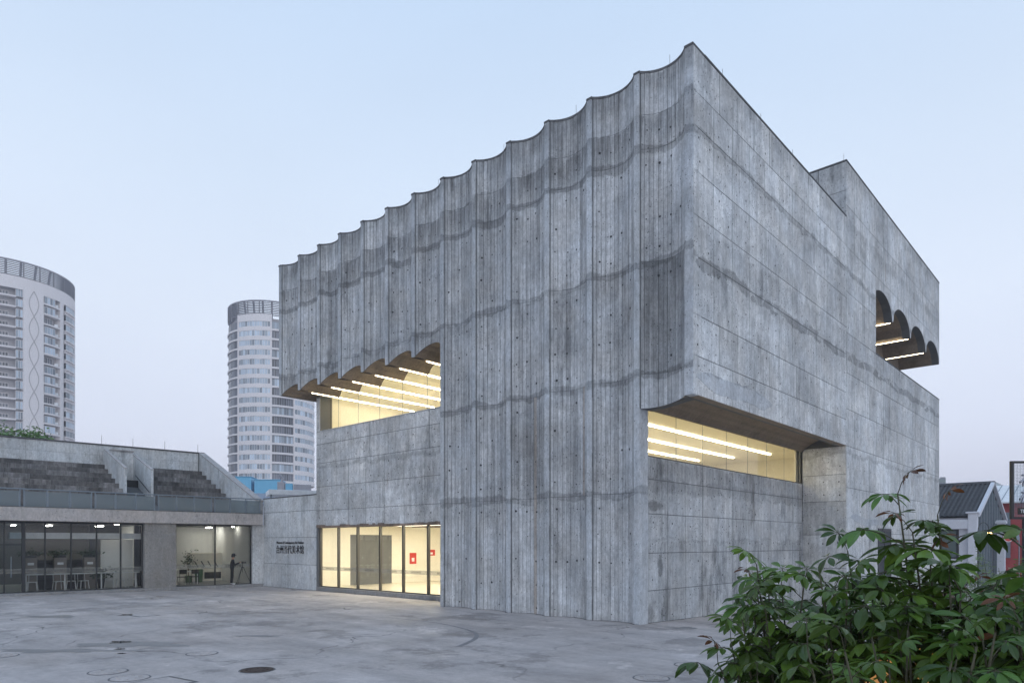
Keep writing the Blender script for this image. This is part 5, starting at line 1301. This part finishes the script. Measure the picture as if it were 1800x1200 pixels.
def shrub(name, base, tips, label, seed, size=1.0, per=9, young=.2, frac=.62, ntop=0):
    r2 = random.Random(seed); t = empty(name, base, 0, label, 'shrub', 'glossy umbrella-leaved shrubs in the corner')
    for ti, tip in enumerate(tips):
        b = Vector(base)+Vector((r2.uniform(-.15, .15), r2.uniform(-.15, .15), 0)); mid = Vector((b.x*.55+tip.x*.45, b.y*.55+tip.y*.45, tip.z*.55+r2.uniform(-.1, .1)))
        pts = bez(b, mid, tip, 12); mb = MB(); mb.tube(pts, [.017*(1-i/12*.72) for i in range(13)], 6); mb.build('stem', M['bark'], t, smooth=True)
        L_ = (tip-b).length; ga = r2.uniform(0, 6.28)
        for k in range(per):
            u = 1-(k/per)*(frac if ti >= ntop else .36)*r2.uniform(.85, 1.1); u = max(.3, min(1, u)); i = u*12; j = min(11, int(i)); p = pts[j].lerp(pts[j+1], i-j)
            ga += 2.4; ysm = (k < 1 and r2.random() < young); me = r2.choice(LY if ysm else LV)
            tilt = (.9 if k == 0 else .55-.07*k)+r2.uniform(-.2, .25)
            sc = size*(r2.uniform(.75, 1.0) if k < 2 else r2.uniform(.7, 1.3))
            m4 = Matrix.Translation(p) @ Matrix.Rotation(ga, 4, 'Z') @ Matrix.Rotation(-tilt, 4, 'Y') @ Matrix.Rotation(r2.uniform(-.4, .4), 4, 'X') @ Matrix.Diagonal((sc, sc, sc, 1))
            inst('leaf', me, None, t, mat4=m4)
    return t
def tipset(poly, n, d0, d1, seed):
    """stem tips spread through the volume the clump fills"""
    r2 = random.Random(seed); o_ = []
    while len(o_) < n:
        x0, x1 = min(p[0] for p in poly), max(p[0] for p in poly); x = r2.uniform(x0, x1)
        for (xa, ya), (xb, yb) in zip(poly[:-1], poly[1:]):
            if xa <= x <= xb: top = ya+(yb-ya)*(x-xa)/(xb-xa+1e-6)
        y = top+abs(r2.gauss(0, 1))*70+18; dep = r2.uniform(d0, d1)
        if y > 1235: continue
        o_.append(at(x, y, dep))
    return o_
def gp_(x, depth): p = at(x, HYP, depth); return (p.x, p.y, gz(p.x, p.y))
shrub('umbrella_shrub', gp_(1400, 4.9), [at(1330, 992, 4.8), at(1318, 1040, 4.7), at(1285, 1130, 4.6), at(1262, 1165, 4.7), at(1305, 1090, 4.5), at(1350, 1010, 5.0)]+tipset([(1290, 1060), (1340, 1000), (1420, 1000), (1480, 1010)], 13, 4.4, 5.6, 1), 'leftmost glossy umbrella-leaved shrub, reaching farthest over the plaza', 1, .95, 13)
shrub('umbrella_shrub', gp_(1520, 4.6), [at(1490, 968, 4.5), at(1440, 1005, 4.4)]+tipset([(1400, 1020), (1470, 1000), (1560, 1010), (1600, 1020)], 17, 4.0, 5.4, 2), 'glossy umbrella-leaved shrub in the middle of the clump, below the side door', 2, 1.0, 12, .3)
shrub('umbrella_shrub', gp_(1690, 4.3), [at(1578, 868, 4.2), at(1648, 905, 4.25), at(1604, 935, 4.15), at(1680, 1035, 4.1), at(1635, 985, 4.1)]+tipset([(1570, 1020), (1640, 1005), (1720, 1005), (1760, 1010)], 14, 3.7, 5.0, 3), 'glossy umbrella-leaved shrub with the tall shoot standing highest above the others', 3, 1.05, 12, .6, ntop=5)
shrub('umbrella_shrub', gp_(1830, 3.9), [at(1835, 985, 4.0), at(1845, 1000, 4.0), at(1790, 1090, 3.4)]+tipset([(1680, 1065), (1740, 1045), (1800, 1025), (1880, 1000)], 20, 3.2, 4.6, 4), 'rightmost glossy umbrella-leaved shrub, cut by the right edge', 4, 1.1, 11, .4)
shrub('umbrella_shrub', gp_(1600, 3.5), tipset([(1330, 1150), (1420, 1120), (1600, 1085), (1760, 1080)], 15, 3.1, 3.9, 5), 'lowest and nearest glossy umbrella-leaved shrub along the bottom edge', 5, .85, 9, .05)
# paler feathery bushes behind
def feather(name, xp, yp, dep, spread, label, seed, n=26):
    r2 = random.Random(seed); top = at(xp, yp, dep); base = Vector((top.x, top.y, gz(top.x, top.y)))
    t = empty(name, base, 0, label, 'shrub', 'pale feathery bushes'); mb = MB(); st = MB()
    for k in range(n):
        a_ = r2.uniform(0, 6.28); d_ = spread*math.sqrt(r2.random()); h_ = top.z-base.z-.9*d_*d_/spread-abs(r2.gauss(0, .12))-r2.choice((0, 0, .25, .5))
        tip = base+Vector((d_*math.cos(a_), d_*math.sin(a_), h_)); pts = bez(base, base.lerp(tip, .5)+Vector((0, 0, .3)), tip, 8); st.tube(pts, [.012*(1-i/10) for i in range(9)], 4)
        for j in range(60):
            u = r2.uniform(.45, 1)*8; i = min(7, int(u)); p = pts[i].lerp(pts[i+1], u-i); dv = Vector((r2.uniform(-1, 1), r2.uniform(-1, 1), r2.uniform(-.5, .4))).normalized(); sd_ = dv.cross(Vector((0, 0, 1))).normalized()
            ln = r2.uniform(.10, .2)
            for m_ in range(4):
                c = p+dv*(ln*(m_+1)/4); s_ = .030*r2.uniform(.7, 1.3); tn = r2.uniform(-.3, .3)
                for sg_ in (1, -1):
                    e = (sd_*sg_+dv*.4+Vector((0, 0, r2.uniform(-.3, .2)))).normalized(); w = dv*s_*.3; mb.face([c, c+e*s_+w, c+e*s_*2, c+e*s_-w], tn)
    mb.build('foliage', M['leaf_pale'], t, kind='stuff'); st.build('stems', M['bark'], t, kind='stuff')
feather('feathery_bush', 1600, 978, 10.5, .75, 'left pale feathery bush seen between the glossy shrub and the museum wall', 11)
feather('feathery_bush', 1690, 962, 11.5, .8, 'middle pale feathery bush below the street lamp', 12)
feather('feathery_bush', 1775, 968, 9.5, .8, 'right pale feathery bush below the round red sign', 13)
# added amber glow shapes (real light source unseen) and black garden post inside the clump
for i, (x, dep, s_) in enumerate(((1545, 4.35, .40), (1630, 4.3, .30))):
    b = gp_(x, dep); t = empty('amber_glow_shape', b, 0, ('larger added amber glow shape glimpsed through the lower leaves', 'smaller added amber glow shape glimpsed through the leaves, right of the larger one')[i], 'glow stand-in', 'added amber glow in the shrubs', local=True)
    zt = at(x, 1150 if i == 0 else 1126, dep).z-b[2]
    mb = MB(); mb.lathe([(0, 0), (.16*s_, 0), (.27*s_, zt*.45), (.30*s_, zt*.7), (.2*s_, zt*.9), (.17*s_, zt*.95), (.2*s_, zt), (.15*s_, zt), (.13*s_, zt*.9)], n=20); mb.build('glow_body', M['ochre'], t, smooth=True); mb = MB(); mb.lathe([(.2*s_, 0), (.22*s_, .015), (.2*s_, .03)], c=(0, 0, zt-.02), n=20); mb.build('rim', M['bronze'], t)
b = gp_(1684, 5.6); gpst = empty('garden_post', b, 0, 'thin black post standing among the shrub leaves', 'post', local=True); zt = at(1684, 1005, 5.6).z-b[2]
mb = MB(); mb.tube([(0, 0, 0), (0, 0, zt)], .022, 8); mb.build('shaft', M['black'], gpst); mb = MB(); mb.lathe([(.022, 0), (.03, .02), (.03, .05), (0, .06)], c=(0, 0, zt-.01), n=10); mb.build('cap', M['black'], gpst)
# ================================================================ AIR
m, t, o = mat_new('thin_haze'); pv = t.nodes.new('ShaderNodeVolumePrincipled'); pv.inputs['Color'].default_value = (.93, .95, 1, 1); pv.inputs['Density'].default_value = .0006; pv.inputs['Anisotropy'].default_value = .0
t.links.new(pv.outputs[0], o.inputs['Volume'])
hz = box('haze', -1700, 1300, -200, 2200, -7, 84, m); hz['kind'] = 'stuff'
